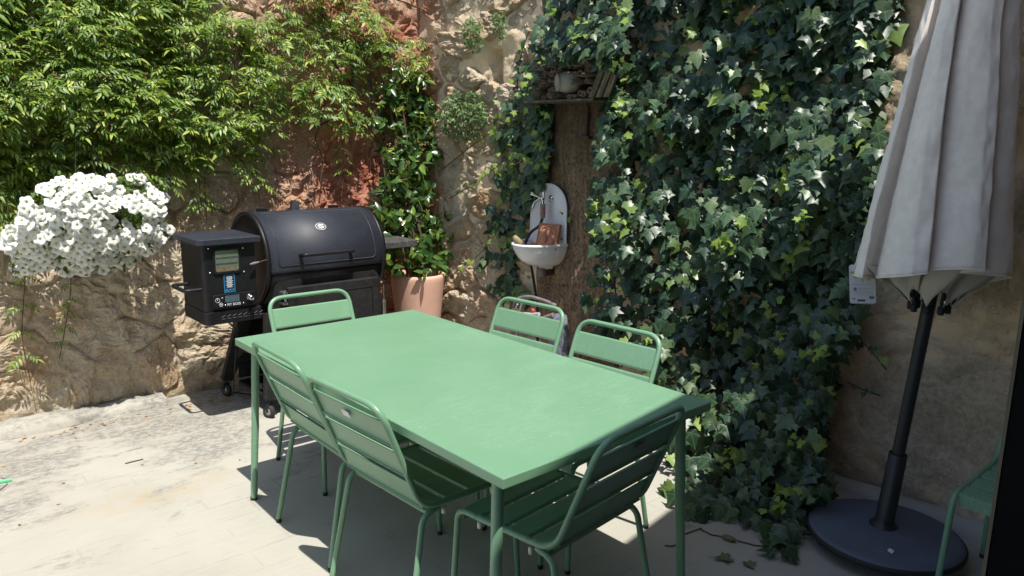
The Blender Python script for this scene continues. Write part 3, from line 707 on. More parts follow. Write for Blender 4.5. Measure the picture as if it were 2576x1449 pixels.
def leg(a, b, name='leg'):
    a, b = Vector(a), Vector(b); d = (b - a).normalized(); x = Vector((1, 0, 0)); y = d.cross(x).normalized(); x = y.cross(d); vs = []
    for p, wx, wy in ((a, .052, .022), (b, .036, .018)):
        for sx, sy in ((-1, -1), (-.45, -1.5), (1, -1), (1, 1), (-1, 1)): vs.append(p + x * wx * sx + y * wy * sy)
    m2 = MB(); m2.add(vs, [(0, 1, 6, 5), (1, 2, 7, 6), (2, 3, 8, 7), (3, 4, 9, 8), (4, 0, 5, 9), (4, 3, 2, 1, 0), (5, 6, 7, 8, 9)]); return m2.build(name, 'dustyblack', gr, .003)
def caster(x, y, small=True):
    r = .038; w_ = MB().lathe([(.012, -.014), (r * .8, -.014), (r, -.009), (r, .009), (r * .8, .014), (.012, .014)], 24, (x, y, r), (1, .35, 0)).build('caster_wheel', 'rubber', gr)
    MB().lathe([(0, -.0165), (r * .55, -.0155), (r * .55, .0155), (0, .0165)], 16, (x, y, r), (1, .35, 0)).build('hub', 'steel', w_)
    m2 = MB(); m2.tube(fillet([(x - .02, y - .006, r), (x - .016, y - .004, r + .045), (x + .016, y + .006, r + .045), (x + .02, y + .007, r)], .012, 4), .006, 6); m2.tube([(x, y, r + .045), (x, y, r + .08)], .008, 8); m2.build('caster_fork', 'dustyblack', gr)
for ya, yb, dx in ((4.46, 4.56, 0), (4.10, 4.03, .05)):
    leg((1.765, ya, .60), (1.645 + dx, yb, .105)); caster(1.637 + dx, yb)
    leg((2.42, ya, .60), (2.50, yb, .105)); caster(2.505, yb)
MB().tube([(1.70, 4.10, .30), (1.70, 4.18, .335), (1.70, 4.30, .35), (1.70, 4.42, .335), (1.695, 4.49, .28)], .03, 8, sy=.3, up=(0, 0, 1)).build('leg_brace', 'dustyblack', gr)
MB().tube([(1.70, 4.5, .2), (2.46, 4.5, .2)], .015, 8).build('cross_bar', 'dustyblack', gr)
m_ = MB(); m_.box((2.475, 4.11, .905), (2.785, 4.47, .95)); m_.build('side_shelf', 'shelf', gr, .006)
crd = MB(); crd.tube([(1.60, 4.22, .60), (1.61, 4.25, .5), (1.60, 4.24, .44)], .004, 6); crd.tube([(1.60, 4.24, .45), (1.592, 4.24, .40)], [.012, .007], 8); crd.build('power_plug', 'rubber', gr)
tag(MB().tube([(1.59, 4.235, .395), (1.60, 4.3, .25), (1.62, 4.4, .07), (1.75, 4.45, .012), (2.1, 4.56, .008), (2.3, 4.6, .006)], .0035, 6).build('power_cord', 'rubber'), 'thin black power cord under the grill hopper', 'cord')

# ================================================================== POT WITH CLIMBER
pc = Vector((2.93, 4.33, 0))
pot = empty('plant_pot', pc, 'tall tapered terracotta pot in the corner beside the grill', 'pot')
MB().lathe([(0, .002), (.118, .002), (.124, .02), (.186, .63), (.190, .660), (.187, .676), (.178, .682), (.170, .675), (.165, .62), (.160, .58)], 40, pc).build('body', 'terracotta', pot)
MB().lathe([(.168, .60), (.12, .612), (0, .616)], 24, pc).build('soil', 'soil', pot)

# ================================================================== FOLIAGE
def tri_arrays(verts, tris, uv):
    return np.array(verts, float), np.array(tris, int), np.array(uv, float)
def ivy_leaf(seed):
    rr = random.Random(seed); j = lambda s=.04: rr.uniform(-s, s)
    V, T, UVs = [], [], []
    mid = [(0, 0), (0, .32), (0, .64), (0, 1.0)]
    curl = rr.uniform(.05, .35); cup = rr.uniform(.10, .32)
    def z(x, y): return -cup * abs(x) ** 1.3 * 1.1 - curl * max(0, y) ** 2 * .5 + .05 * math.sin(9 * x + seed) * abs(x) * 2
    for x, y in mid: V.append((x, y, z(x, y))); UVs.append((x + .5, y * .8 + .2))
    for s in (-1, 1):
        b = len(V)
        for x, y in ((.15 + j(), -.15 + j()), (.40 + j(.06), -.13 + j()), (.36 + j(), .10 + j(.03)), (.60 + j(.08), .27 + j(.08)), (.28 + j(), .45 + j(.03)), (.17 + j(.03), .68 + j(.03))):
            V.append((x * s, y, z(x, y))); UVs.append((x * s + .5, y * .8 + .2))
        for t in ((0, b, b + 1), (0, b + 1, b + 2), (0, b + 2, 1), (1, b + 2, b + 3), (1, b + 3, b + 4), (1, b + 4, 2), (2, b + 4, b + 5), (2, b + 5, 3)):
            T.append(t if s > 0 else t[::-1])
    return tri_arrays(V, T, UVs)
def lance(w=.2, fold=.3, droop=.25, o=(0, 0, 0), d=(0, 1, 0), up=(0, 0, 1), L=1.0):
    d = Vector(d).normalized(); s_ = d.cross(Vector(up)).normalized(); n_ = s_.cross(d); o = Vector(o)
    pts = [(0, 0), (0, .5), (0, 1), (w, .28), (w * .78, .62), (-w, .28), (-w * .78, .62)]
    V = [o + (s_ * x + d * y + n_ * (fold * abs(x) - droop * y * y * .5)) * L for x, y in pts]
    return [tuple(v) for v in V], [(0, 3, 1), (1, 3, 4), (1, 4, 2), (5, 0, 1), (6, 5, 1), (6, 1, 2)], [(x + .5, y * .8 + .2) for x, y in pts]
def join(parts):
    V, T, UVs = [], [], []
    for v, t, u in parts: o = len(V); V += v; T += [tuple(i + o for i in q) for q in t]; UVs += u
    return tri_arrays(V, T, UVs)
def sprig(seed):
    rr = random.Random(seed); P = []; droop = rr.uniform(.12, .42); bend = rr.uniform(-.25, .25)
    def rach(t): return Vector((bend * t * t * .4, t * .66, -droop * t * t * .5))
    for t, l in ((.18, .27), (.42, .33), (.66, .35), (.88, .32)):
        for s in (-1, 1): P.append(lance(.17, .22, rr.uniform(.2, .5), rach(t + rr.uniform(-.03, .03)), (s * rr.uniform(.85, 1), rr.uniform(.45, .7), -rr.uniform(.05, .35)), (0, 0, 1), l * rr.uniform(.85, 1.1)))
    P.append(lance(.15, .22, .5, rach(1.0), (rr.uniform(-.15, .15) + bend, 1, -droop), (0, 0, 1), .46))
    a, b, c = rach(0), rach(.5), rach(1)
    P.append(([tuple(a), tuple(b + Vector((.010, 0, 0))), tuple(b - Vector((.010, 0, 0))), tuple(c)], [(0, 1, 2), (1, 3, 2)], [(.5, .2)] * 4))
    return join(P)
def whorl(seed):
    rr = random.Random(seed); P = []
    for k in range(rr.choice((3, 4, 4))):
        a = k * 1.6 + rr.uniform(-.3, .3); P.append(lance(.24, .3, rr.uniform(.3, .8), (0, 0, 0), (math.cos(a), math.sin(a), rr.uniform(-.5, .1)), (0, 0, 1), rr.uniform(.8, 1.05)))
    return join(P)
def mesh_from(V, T, UVs, name, mat):
    me = bpy.data.meshes.new(name); n, t = len(V), len(T)
    me.vertices.add(n); me.vertices.foreach_set('co', V.astype(np.float32).ravel()); me.loops.add(3 * t); me.polygons.add(t)
    me.loops.foreach_set('vertex_index', T.astype(np.int32).ravel()); me.polygons.foreach_set('loop_start', np.arange(0, 3 * t, 3, dtype=np.int32))
    me.polygons.foreach_set('use_smooth', np.ones(t, bool))
    ul = me.uv_layers.new(name='UVMap'); ul.data.foreach_set('uv', UVs[T.ravel()].astype(np.float32).ravel())
    me.materials.append(M[mat]); me.update(calc_edges=True); me.validate(); return me
def orient(pos, tip, nrm, size):
    t = Vector(tip).normalized(); n_ = Vector(nrm); n_ = (n_ - t * n_.dot(t)); n_ = n_.normalized() if n_.length > 1e-4 else t.orthogonal()
    s_ = t.cross(n_); m4 = Matrix((s_ * size, t * size, n_ * size)).transposed().to_4x4(); m4.translation = pos; return m4
def scatter(root, name, protos, placed, mat, nparts=300, score=None):
    """placed: list of (matrix, variant, score, material key). The best-seen become parts, the rest one part of kind stuff."""
    placed = sorted(placed, key=lambda q: -q[2]); base = world_loc(root); mes = {}
    for m4, v, s_, mk in placed[:nparts]:
        if (v, mk) not in mes: mes[(v, mk)] = mesh_from(*protos[v], name, mk)
        o = bpy.data.objects.new(name, mes[(v, mk)]); COL.objects.link(o); o.parent = root
        q = m4.copy(); q.translation -= base; o.matrix_local = q
    by = {}
    for q in placed[nparts:]: by.setdefault(q[3], []).append(q)
    for mk, lst in by.items():
        Vs, Ts, Us, off = [], [], [], 0
        for m4, v, _, _ in lst:
            V, T, u = protos[v]; A = np.array(m4)[:3]; Vs.append(V @ A[:, :3].T + A[:, 3] - np.array(base)); Ts.append(T + off); Us.append(u); off += len(V)
        o = link('foliage', mesh_from(np.concatenate(Vs), np.concatenate(Ts), np.concatenate(Us), 'foliage', mk), root, (0, 0, 0)); o['kind'] = 'stuff'

# ---- ivy -----------------------------------------------------------
IVY = [ivy_leaf(i) for i in range(7)]
ivy = empty('ivy', (3.1, 1.9, 0), 'thick curtain of dark ivy hanging over the right wall', 'ivy')
MAIN = [(1450, -260), (2330, -260), (2262, 0), (2235, 90), (2215, 300), (2205, 480), (2190, 560), (2150, 700), (2175, 790), (2110, 900), (2080, 1000), (2060, 1100), (2085, 1225), (2010, 1330), (1950, 1330), (1850, 1285), (1740, 1290), (1690, 1270), (1680, 1100), (1620, 900), (1500, 830), (1470, 760), (1490, 650), (1480, 450), (1500, 330), (1530, 255), (1532, 165), (1480, 150), (1400, 165), (1355, 165), (1310, 200), (1335, 100), (1365, 30)]
CURT = [(1285, 240), (1345, 175), (1385, 260), (1378, 380), (1372, 450), (1335, 520), (1310, 600), (1295, 690), (1335, 755), (1255, 755), (1205, 695), (1230, 600), (1225, 520), (1262, 400), (1235, 300)]
def ivy_front(y, z, px):
    th = .13 + .145 * max(0, 2.25 - z) + .20 * fbm(y * 2.8, z * 2.8, 1.7, 3) + .20 * max(0, 1 - z / .35) ** 1.4
    th = min(th, .46 + .20 * max(0, 1 - z / .40) ** 1.4)
    if px < 1470: th = min(th, .10 + .10 * max(0, (px - 1300) / 170) + .05 * fbm(y * 3, z * 3, 4, 2))
    if 1335 < px < 1580 and z > 1.98: th = .34 + .06 * fbm(y * 4, z * 4, 6, 2)      # overhang above the insect hotel
    if px > 2080: th *= .8
    return WX - max(.07, th)
placed = []
def ivy_at(px, py, back, size, mk='ivy', young=False):
    X = 3.1
    for _ in range(5):
        p = on_x(px, py, X); X = ivy_front(p.y, p.z, px) + back
    p = on_x(px, py, min(X, WX - .03))
    if p.z < .03: p = on_z(px, py, U(.03, .08))
    nr = Vector((-.72 + U(-.32, .32), -.42 + U(-.42, .42), .62 + U(-.38, .42)))
    if p.z < .35: nr += Vector((0, 0, .6))
    tip = Vector((U(-.7, 0), U(-.6, .6), -.85 + U(-.2, .45)))
    if young: tip = Vector((U(-.7, 0), U(-.8, .8), U(-.6, .6)))
    placed.append((orient(p, tip, nr, size), random.randrange(7), (1.0 if back < .06 else .2) * size * U(.6, 1.2), mk))
def fill(poly, n, bk, sz, mk='ivy'):
    x0, x1 = min(p[0] for p in poly), max(p[0] for p in poly); y0, y1 = min(p[1] for p in poly), max(p[1] for p in poly); k = 0
    while k < n:
        q = (U(x0, x1), U(y0, y1))
        if inside(q, poly):
            if bk[0] < 0 and fbm(q[0] * .018, q[1] * .018, 5.5, 2) < -.04 and random.random() < .78: k += .35; continue
            ivy_at(*q, U(*bk), U(*sz), mk); k += 1
fill(MAIN, 1500, (-.03, .05), (.05, .092)); fill(MAIN, 1700, (.06, .2), (.055, .10)); fill(MAIN, 900, (.18, .34), (.08, .12)); fill(MAIN, 420, (-.06, .02), (.03, .055))
fill([(1340, 50), (1560, 50), (1560, 150), (1480, 145), (1400, 158), (1350, 160)], 110, (-.03, .04), (.05, .09)); fill(CURT, 260, (-.02, .03), (.055, .10)); fill(CURT, 220, (.03, .10), (.06, .11))
for _ in range(46):      # young pale shoots
    poly = MAIN if random.random() < .8 else CURT
    while True:
        q = (U(1230, 2200), U(0, 1280))
        if inside(q, poly): break
    for k in range(random.randint(3, 7)): ivy_at(q[0] + U(-20, 20), q[1] + U(-24, 24), U(-.08, -.03), U(.025, .05), 'ivyyoung', True)
stems = MB()
def strand(pts, X, sizes=(.03, .05), n=9, mk='ivyyoung', r=.0035):
    P = [on_x(x, y, X) for x, y in pts]; P = fillet(P, .2, 6); stems.tube(P, r, 5)
    for k in range(n):
        t = (k + .5) / n * (len(P) - 1); i = int(t); p = P[i].lerp(P[min(i + 1, len(P) - 1)], t - i)
        placed.append((orient(p + Vector((-.015, U(-.02, .02), U(-.01, .03))), (U(-.5, 0), U(-.8, .8), U(-1, .3)), (-.8 + U(-.3, .3), U(-.6, .2), .5), U(*sizes)), random.randrange(7), .05, mk))
strand([(1420, 250), (1340, 265), (1265, 315), (1215, 345), (1110, 428)], 3.24, (.03, .05), 11)
strand([(1270, 400), (1230, 435), (1180, 470), (1130, 500)], 3.24, (.03, .05), 7)
strand([(1265, 560), (1225, 620), (1180, 665), (1150, 690)], 3.24, (.03, .05), 8)
strand([(1330, 80), (1312, 130), (1300, 200), (1305, 250)], 3.33, (.04, .06), 8, 'ivy')
strand([(1440, 540), (1420, 548), (1400, 548)], 3.34, (.03, .04), 4, 'ivyyoung')
strand([(1620, 530), (1560, 570), (1490, 600)], 3.02, (.04, .06), 8)
strand([(2140, 830), (2190, 880), (2230, 930)], 3.36, (.03, .05), 6, 'ivy')
strand([(2130, 960), (2180, 985), (2215, 995)], 3.36, (.02, .04), 4, 'ivy')
for a in ([(2020, 1240), (2070, 1262), (2120, 1290)], [(1930, 1330), (1965, 1372), (1993, 1412)], [(1850, 1270), (1920, 1330), (2040, 1345)], [(2000, 1270), (2060, 1300), (2010, 1330)]):
    P = fillet([on_z(x, y, .02) for x, y in a], .2, 5); stems.tube(P, .005, 5)
    for k in range(8):
        p = P[int(U(0, len(P) - .01))]; placed.append((orient(p + Vector((U(-.04, .04), U(-.04, .04), U(.005, .03))), (U(-1, .2), U(-1, 1), -.1), (U(-.3, .2), U(-.3, .3), 1), U(.045, .085)), random.randrange(7), .05, 'ivy'))
for x0, y0 in ((1500, 100), (1620, 200), (1800, 150), (2000, 250), (2150, 150), (1560, 700), (1800, 700), (2050, 700), (1750, 1000), (1950, 1000)):
    p = on_x(x0, y0, WX - .06); q = [p + Vector((0, .05 * math.sin(k * 1.3 + x0), -k * .22)) for k in range(5)]; q = [v for v in q if v.z > .02]
    if len(q) > 1: stems.tube(q, U(.005, .011), 6)
stems.build('stem', 'stem', ivy)['kind'] = 'stuff'
scatter(ivy, 'leaf', IVY, placed, 'ivy')

# ---- jasmine on the left wall ----------------------------------------
SPR = [sprig(i) for i in range(6)]
jas = empty('jasmine_vine', (1.4, 4.6, 0.0), 'sprawling bright green jasmine vine covering the top of the left wall', 'vine')
JAS = [(-320, -330), (470, -330), (520, -10), (590, 55), (660, 40), (700, -20), (840, -60), (930, 0), (1000, 85), (1050, 105), (1085, 160), (1060, 205), (1000, 235), (945, 300), (900, 325), (860, 330), (800, 300), (715, 290), (690, 360), (650, 400), (560, 400), (480, 435), (400, 425), (330, 390), (235, 420), (150, 470), (60, 520), (-320, 560)]
GAPS = [(895, 130, 985, 310, .6), (600, -40, 880, 40, .6), (690, 120, 860, 200, .25)]
placed = []
def jas_at(px, py, d, size, score=None, flat=0.0):
    p = on_y(px, py, WY - d); u = random.random(); a = U(-1, 1)
    tip = Vector((a * 1.2 + .1, -U(.1, .55), U(-.45, .25))); nr = Vector((U(-.3, .3), -.50 + U(-.35, .3), .85 + U(-.2, .1)))
    placed.append((orient(p, tip, nr, size), random.randrange(6), size * d * U(.5, 1.3) if score is None else score, 'jas'))
def jas_depth(px, py):
    d = .05 + (.17 if px < 300 else .12) * max(0, min(1, (py + 120) / 400)) + .13 * fbm(px * .009, py * .011, 2.2, 3)
    return max(.05, d) * (1 if py < 290 else max(.40, 1 - (py - 290) / 170))
k = 0
while k < 5200:
    q = (U(-320, 1090), U(-330, 560))
    if not inside(q, JAS): continue
    if any(x0 < q[0] < x1 and y0 < q[1] < y1 and random.random() < pr_ for x0, y0, x1, y1, pr_ in GAPS): continue
    dn = fbm(q[0] * .009, q[1] * .009, 8.8, 3)
    if dn < -.34 and random.random() < .6: k += .3; continue
    if q[0] > 540 and random.random() < .28: k += .28; continue
    df = jas_depth(*q); jas_at(*q, max(.03, df * U(.3, 1.0) if k % 5 < 3 else df + U(-.02, .06)), U(.085, .15)); k += 1
stems = MB()
def jstrand(pts, d, n, sz=(.09, .13), r=.0025, n_up=0):
    P = fillet([on_y(x, y, WY - d) for x, y in pts], .2, 6); stems.tube(P, r, 5)
    for k in range(n):
        t = (k + .6) / n * (len(P) - 1); i = min(int(t), len(P) - 2); p = P[i].lerp(P[i + 1], t - i)
        for s_ in (-1, 1): placed.append((orient(p, (s_ * U(.6, 1), -U(.1, .5), -U(.2, .7)), (U(-.2, .2), -.5, .85), U(*sz)), random.randrange(6), .02, 'jas'))
jstrand([(95, 480), (70, 600), (62, 720), (52, 850), (75, 950)], .10, 6, (.08, .12)); jstrand([(180, 640), (178, 740), (165, 820), (150, 900)], .09, 5, (.05, .09))
jstrand([(232, 300), (228, 380), (238, 440)], .2, 2); jstrand([(498, 420), (503, 480), (508, 550)], .08, 3, (.08, .11)); jstrand([(515, 420), (516, 500), (520, 560)], .07, 1)
jstrand([(590, 390), (630, 430), (668, 470)], .14, 5); jstrand([(856, 325), (866, 390), (862, 470)], .10, 3, (.08, .11)); jstrand([(430, 400), (425, 450), (432, 480)], .15, 3)
jstrand([(1030, 80), (1075, 105), (1100, 140), (1120, 165)], .10, 5, (.09, .12)); jstrand([(140, 470), (130, 530), (120, 560)], .2, 3); jstrand([(20, 500), (20, 560), (30, 620)], .2, 4)
jstrand([(640, 380), (650, 470), (655, 520)], .06, 0); jstrand([(320, 390), (345, 430), (400, 445)], .2, 4)
for k in range(34):
    x, y = U(-100, 1000), U(-200, 250); d = U(.03, .14); P = [on_y(x + 22 * math.sin(q * 1.4 + k) + q * U(-20, 20), y + q * 55, WY - d) for q in range(5)]; stems.tube(P, U(.002, .006), 5)
stems.build('stem', 'stem', jas)['kind'] = 'stuff'
scatter(jas, 'leaf', SPR, placed, 'jas')
bls = MB()
for k in range(70):      # small withered flower heads
    q = (U(0, 1000), U(100, 420))
    if inside(q, JAS):
        c0 = on_y(*q, WY - jas_depth(*q) - .05)
        for _ in range(6): c1 = c0 + Vector((U(-.02, .02), U(-.02, .02), U(-.02, .02))); bls.lathe([(0, -.004), (.0045, 0), (0, .006)], 5, c1)
o = bls.build('withered_blossom', 'dry', jas); o['kind'] = 'stuff'

# ---- glossy climber in the pot ----------------------------------------
WH_ = [whorl(i) for i in range(6)]
star = empty('potted_climber', pc + Vector((0, 0, .6)), 'glossy dark green star jasmine climbing from the terracotta pot', 'climber')
STAR = [(955, 330), (965, 240), (1000, 170), (1075, 190), (1105, 250), (1110, 330), (1105, 420), (1090, 470), (1135, 530), (1142, 640), (1120, 690), (1000, 690), (960, 660), (935, 560), (945, 470), (990, 420), (960, 380)]
placed = []; k = 0
while k < 600:
    q = (U(930, 1145), U(165, 700))
    if not inside(q, STAR): continue
    if fbm(q[0] * .016, q[1] * .016, 9.1, 2) < -.15 and random.random() < .8: k += .25; continue
    f_ = max(0, min(1, (q[1] - 250) / 380)); df = .16 + .20 * f_ + .08 * fbm(q[0] * .012, q[1] * .012, 3, 2)
    if q[1] > 640: df = U(.25, .6)
    d = df * (U(.25, 1.0) if k % 2 < 1 else U(.8, 1.25)); p = on_y(*q, WY - d)
    ax = Vector((U(-.8, .6), -.65 + U(-.5, .5), .45 + U(-.6, .5))); placed.append((orient(p, Vector((U(-1, 1), U(-1, 1), U(-1, 1))), ax, U(.056, .095)), random.randrange(6), d * U(.5, 1.3), 'star')); k += 1
scatter(star, 'leaf_whorl', WH_, placed, 'star')
st_ = MB()
for dx, dy in ((0, 0), (.05, .03), (-.06, .02), (.02, -.04)):
    st_.tube([pc + Vector((dx, dy, .6)), pc + Vector((dx * 1.6 + .01, dy + .06, .95)), pc + Vector((dx * 2, .2, 1.3)), pc + Vector((dx * 2 - .02, .28, 1.8))], .007, 6)
st_.build('stem', 'stem', star)['kind'] = 'stuff'
bl = MB()
for k in range(34):
    q = (U(960, 1130), U(320, 660))
    if inside(q, STAR):
        c0 = on_y(*q, WY - .3)
        for _ in range(5): bl.lathe([(0, -.005), (.006, 0), (0, .006)], 5, c0 + Vector((U(-.015, .015), U(-.015, .015), U(-.015, .015))))
o = bl.build('faded_blossom', 'dry', star); o['kind'] = 'stuff'

# ---- small weeds on the stone wall -------------------------------------
def weed(px, py, rx, ry, n, label, sz):
    c0 = on_x(px, py, WX - .05); WL = WX - turn(c0.y) - .03; e0 = empty('wall_shrub', on_x(px, py - ry * .6, WL - .04), label, 'shrub'); Vp = []; sm_ = MB()
    for k in range(n):
        a, r = U(0, 2 * math.pi), math.sqrt(random.random()); d = .06 + .12 * (1 - r) * random.random() + U(0, .05)
        p = on_x(px + rx * r * math.cos(a), py + ry * r * math.sin(a), WL - d)
        Vp.append((orient(p, (U(-1, .2), U(-1, 1), U(-1, .4)), (-.6 + U(-.5, .4), -.4 + U(-.5, .5), .8), U(*sz)), 6 + random.randrange(3), d, 'weed'))
        if k % 6 == 0: sm_.tube([world_loc(e0), world_loc(e0).lerp(p, .5) + Vector((-.02, 0, 0)), p], .0018, 4, False)
    pr_ = {i + 6: WH_[i] for i in range(3)}; scatter(e0, 'leaf', pr_, Vp, 'weed', 0)
    sm_.build('stem', 'greenstem', e0)['kind'] = 'stuff'
weed(1190, 85, 27, 48, 95, 'small leafy tuft rooted high in the bare stone wall, left of the pair', (.022, .034))
weed(1256, 62, 17, 40, 60, 'narrow leafy tuft on the stone wall just above the slot', (.02, .032))
weed(1165, 290, 62, 62, 330, 'broad grey-green shrub growing from the stone wall beside the climber', (.020, .034))

# ================================================================== PETUNIA BASKET
bc = Vector((.94, 4.40, 1.12))
pet = empty('hanging_petunia_basket', bc - Vector((0, 0, .2)), 'hanging basket overflowing with white petunias on the left wall', 'flowers')
MB().lathe([(0, -.17), (.10, -.165), (.15, -.10), (.175, .0), (.17, .03), (.155, .03), (.155, 0), (0, 0)], 24, bc + Vector((0, .14, .06))).build('basket', 'soil', pet)
m_ = MB()
for a in (0, 2.1, 4.2): pass; m_.tube([bc + Vector((.16 * math.cos(a), .14 + .16 * math.sin(a), .08)), bc + Vector((0, .12, .62))], .0015, 4)
m_.tube([bc + Vector((0, .12, .61)), bc + Vector((0, .2, .70)), bc + Vector((0, .38, .68))], .005, 6); m_.build('hanger', 'iron', pet)
def petunia(seed):
    rr = random.Random(seed); n = 25; ph = rr.uniform(0, 6); V, T, Us = [], [], []
    rings = [(.06, -.34, .02), (.17, -.10, .14), (.50, .03, .45), (.80, .03, .8), (1.0, -.05, 1.0)]
    for r, z, u in rings:
        for k in range(n):
            a = 2 * math.pi * k / n; lob = abs(math.cos(2.5 * a + .0)); q = r * (1 if r < .3 else (1 - .36 * (1 - lob ** .45) * r)); wv = (.09 * math.sin(5 * a + ph) + .06 * math.sin(11 * a + 2 * ph) + .10 * math.sin(2 * a + ph)) * r * r
            V.append((q * math.cos(a), q * math.sin(a), z + wv)); Us.append((u, .5))
    for i in range(len(rings) - 1):
        for k in range(n): a, b, c, d = i * n + k, i * n + (k + 1) % n, (i + 1) * n + (k + 1) % n, (i + 1) * n + k; T += [(a, c, b), (a, d, c)]
    T = [t[::-1] for t in T]
    return tri_arrays(V, T, Us)
PET = [petunia(i) for i in range(6)]; placed = []; fol = []; k = 0
BL = [(0, 600), (40, 560), (70, 500), (110, 470), (190, 440), (250, 450), (345, 440), (395, 470), (432, 520), (430, 580), (400, 620), (355, 645), (330, 665), (260, 680), (230, 655), (215, 690), (160, 695), (140, 665), (60, 690), (20, 680), (40, 640), (5, 620)]
spots = []; tries = 0
while len(spots) < 285 and tries < 30000:
    tries += 1; q = (U(-5, 436), U(436, 700))
    if not inside(q, BL): continue
    if any((q[0] - s_[0]) ** 2 + (q[1] - s_[1]) ** 2 < 12.6 ** 2 for s_ in spots): continue
    if math.hypot(q[0] - 345, (q[1] - 560) * 1.1) < 24 or math.hypot(q[0] - 100, q[1] - 500) < 26 or math.hypot(q[0] - 322, q[1] - 632) < 14: continue
    if fbm(q[0] * .02, q[1] * .02, 3.3, 2) < -.28: continue
    spots.append(q)
for q in spots:
    ex, ey = (q[0] - 215) / 225, (q[1] - 565) / 135; rr = min(1, ex * ex + ey * ey); d = .10 + .28 * math.sqrt(1 - rr) - .10 * ey
    p = on_y(*q, WY - .10 - d + U(-.05, .05)); nr = Vector((ex * .6 - .2, -.85, -.45 * ey + .30)) + Vector((U(-.5, .5), U(-.3, .3), U(-.45, .45)))
    placed.append((orient(p, nr.orthogonal(), nr, U(.026, .034)), random.randrange(6), 1, 'petal'))
scatter(pet, 'flower', PET, placed, 'petal')
for k in range(700):
    q = (U(0, 436), U(440, 690))
    if not inside(q, BL): continue
    ex, ey = (q[0] - 215) / 225, (q[1] - 565) / 135; rr = min(1, ex * ex + ey * ey); d = (.10 + .28 * math.sqrt(1 - rr) - .10 * ey) * U(.5, .95)
    fol.append((orient(on_y(*q, WY - .09 - d), (U(-1, 1), U(-1, 0), U(-1, 1)), (U(-.6, .6), -.7, .6), U(.03, .05)), 6 + random.randrange(3), 1, 'petfol'))
scatter(pet, 'leaf', {i + 6: WH_[i] for i in range(3)}, fol, 'petfol', 0)

# ================================================================== SINK CORNER
SX = WX - .09
sk = empty('wall_sink', (SX, 3.43, .85), 'old white enamel wall sink with arched back on the dark wall', 'sink')
ya, yb, zt = 3.268, 3.585, 1.335; yc = (ya + yb) / 2; hw = (yb - ya) / 2
ol = [(yb, .95), (ya, .95)] + [(yc - hw * math.cos(t), 1.19 + (zt - 1.19) * math.sin(t)) for t in np.linspace(0, math.pi, 16)]
PMX = Matrix(((0, 0, -1, SX), (1, 0, 0, 0), (0, 1, 0, 0), (0, 0, 0, 1)))
bp_ = MB().prism(ol[::-1], .014, PMX).build('back_panel', 'enamel', sk, .005, 3)
bo = MB(); rb = [Vector((SX - .014, y, z)) for y, z in ol[1:]] + [Vector((SX - .014, yb, .95))]
bo.tube(rb, .007, 8); bo.build('panel_rim', 'enamel', bp_)
for y, z in ((3.30, 1.16), (3.30, 1.0), (3.50, 1.02)): MB().lathe([(.007, 0), (.005, .004), (0, .005)], 8, (SX - .015, y, z), (-1, 0, 0)).build('bolt', 'rust', bp_)
bc2 = Vector((SX - .01, 3.425, .965)); BA, BB = .265, .165
prof = [(1.0, 0), (.97, -.012), (.90, -.045), (.76, -.085), (.55, -.112), (.30, -.122), (.0, -.124)]
outp = [(1.02, -.002), (1.0, -.025), (.93, -.060), (.80, -.102), (.58, -.132), (.30, -.145), (.26, -.165), (0, -.165)]
bw = MB()
for pf in (prof, outp): bw.lathe(pf, 28, bc2, None, True, math.pi / 2, 3 * math.pi / 2, BA, BB)
bw.tube([bc2 + Vector((BA * 1.01 * math.cos(t), BB * 1.01 * math.sin(t), 0)) for t in np.linspace(math.pi / 2, 3 * math.pi / 2, 26)], .0095, 8)
bw.build('bowl', 'enamel', sk)
MB().lathe([(.0, -.215), (.030, -.215), (.031, -.160), (0, -.160)], 16, bc2 + Vector((-.05, 0, 0))).build('drain', 'greyplastic', sk)
MB().tube([bc2 + Vector((-.05, 0, -.19)), bc2 + Vector((.08, -.03, -.19))], .024, 10).build('drain_pipe', 'rust', sk)
tp = empty('water_tap', (SX, 3.41, 1.24), 'chrome tap with a hose connector on the sink back', 'tap'); t0 = Vector((SX - .014, 3.405, 1.245))
m_ = MB(); m_.lathe([(.022, 0), (.02, .006), (.011, .01), (.011, .05), (.014, .06), (.014, .085), (0, .09)], 14, t0, (-1, 0, 0)); m_.tube([t0 + Vector((-.07, 0, 0)), t0 + Vector((-.07, 0, -.03))], .011, 10); m_.tube([t0 + Vector((-.065, 0, .005)), t0 + Vector((-.065, .0, .045))], [.009, .014], 10); m_.build('body', 'chrome', tp)
m_ = MB(); m_.tube([t0 + Vector((-.08, .0, .008)), t0 + Vector((-.12, .03, .03)), t0 + Vector((-.13, .045, .035))], [.007, .010, .012], 8); m_.tube([t0 + Vector((-.085, .01, .005)), t0 + Vector((-.11, .035, -.02)), t0 + Vector((-.115, .045, -.055))], [.007, .007, .011], 8); m_.build('side_valve', 'chrome', tp)
cn = MB().lathe([(0, 0), (.017, 0), (.018, -.025), (.015, -.026), (.015, -.052), (.017, -.053), (.016, -.085), (.010, -.09), (0, -.09)], 12, t0 + Vector((-.07, 0, -.03))).build('hose_connector', 'greyplastic', tp)
MB().lathe([(.0165, -.027), (.0168, -.051)], 12, t0 + Vector((-.07, 0, -.03))).build('orange_ring', 'orange', cn)
h0 = t0 + Vector((-.07, 0, -.118))
tag(MB().tube(fillet([h0 + Vector((0, 0, .01)), h0 + Vector((0, .02, -.05)), (3.23, 3.50, 1.03), (3.27, 3.60, .93), (3.30, 3.56, .80), (3.27, 3.46, .55), (3.22, 3.40, .25), (3.15, 3.30, .02), (3.0, 3.1, .014)], .05, 5), .0095, 8).build('garden_hose', 'rubber'), 'dark hose running from the tap down behind the sink', 'hose')
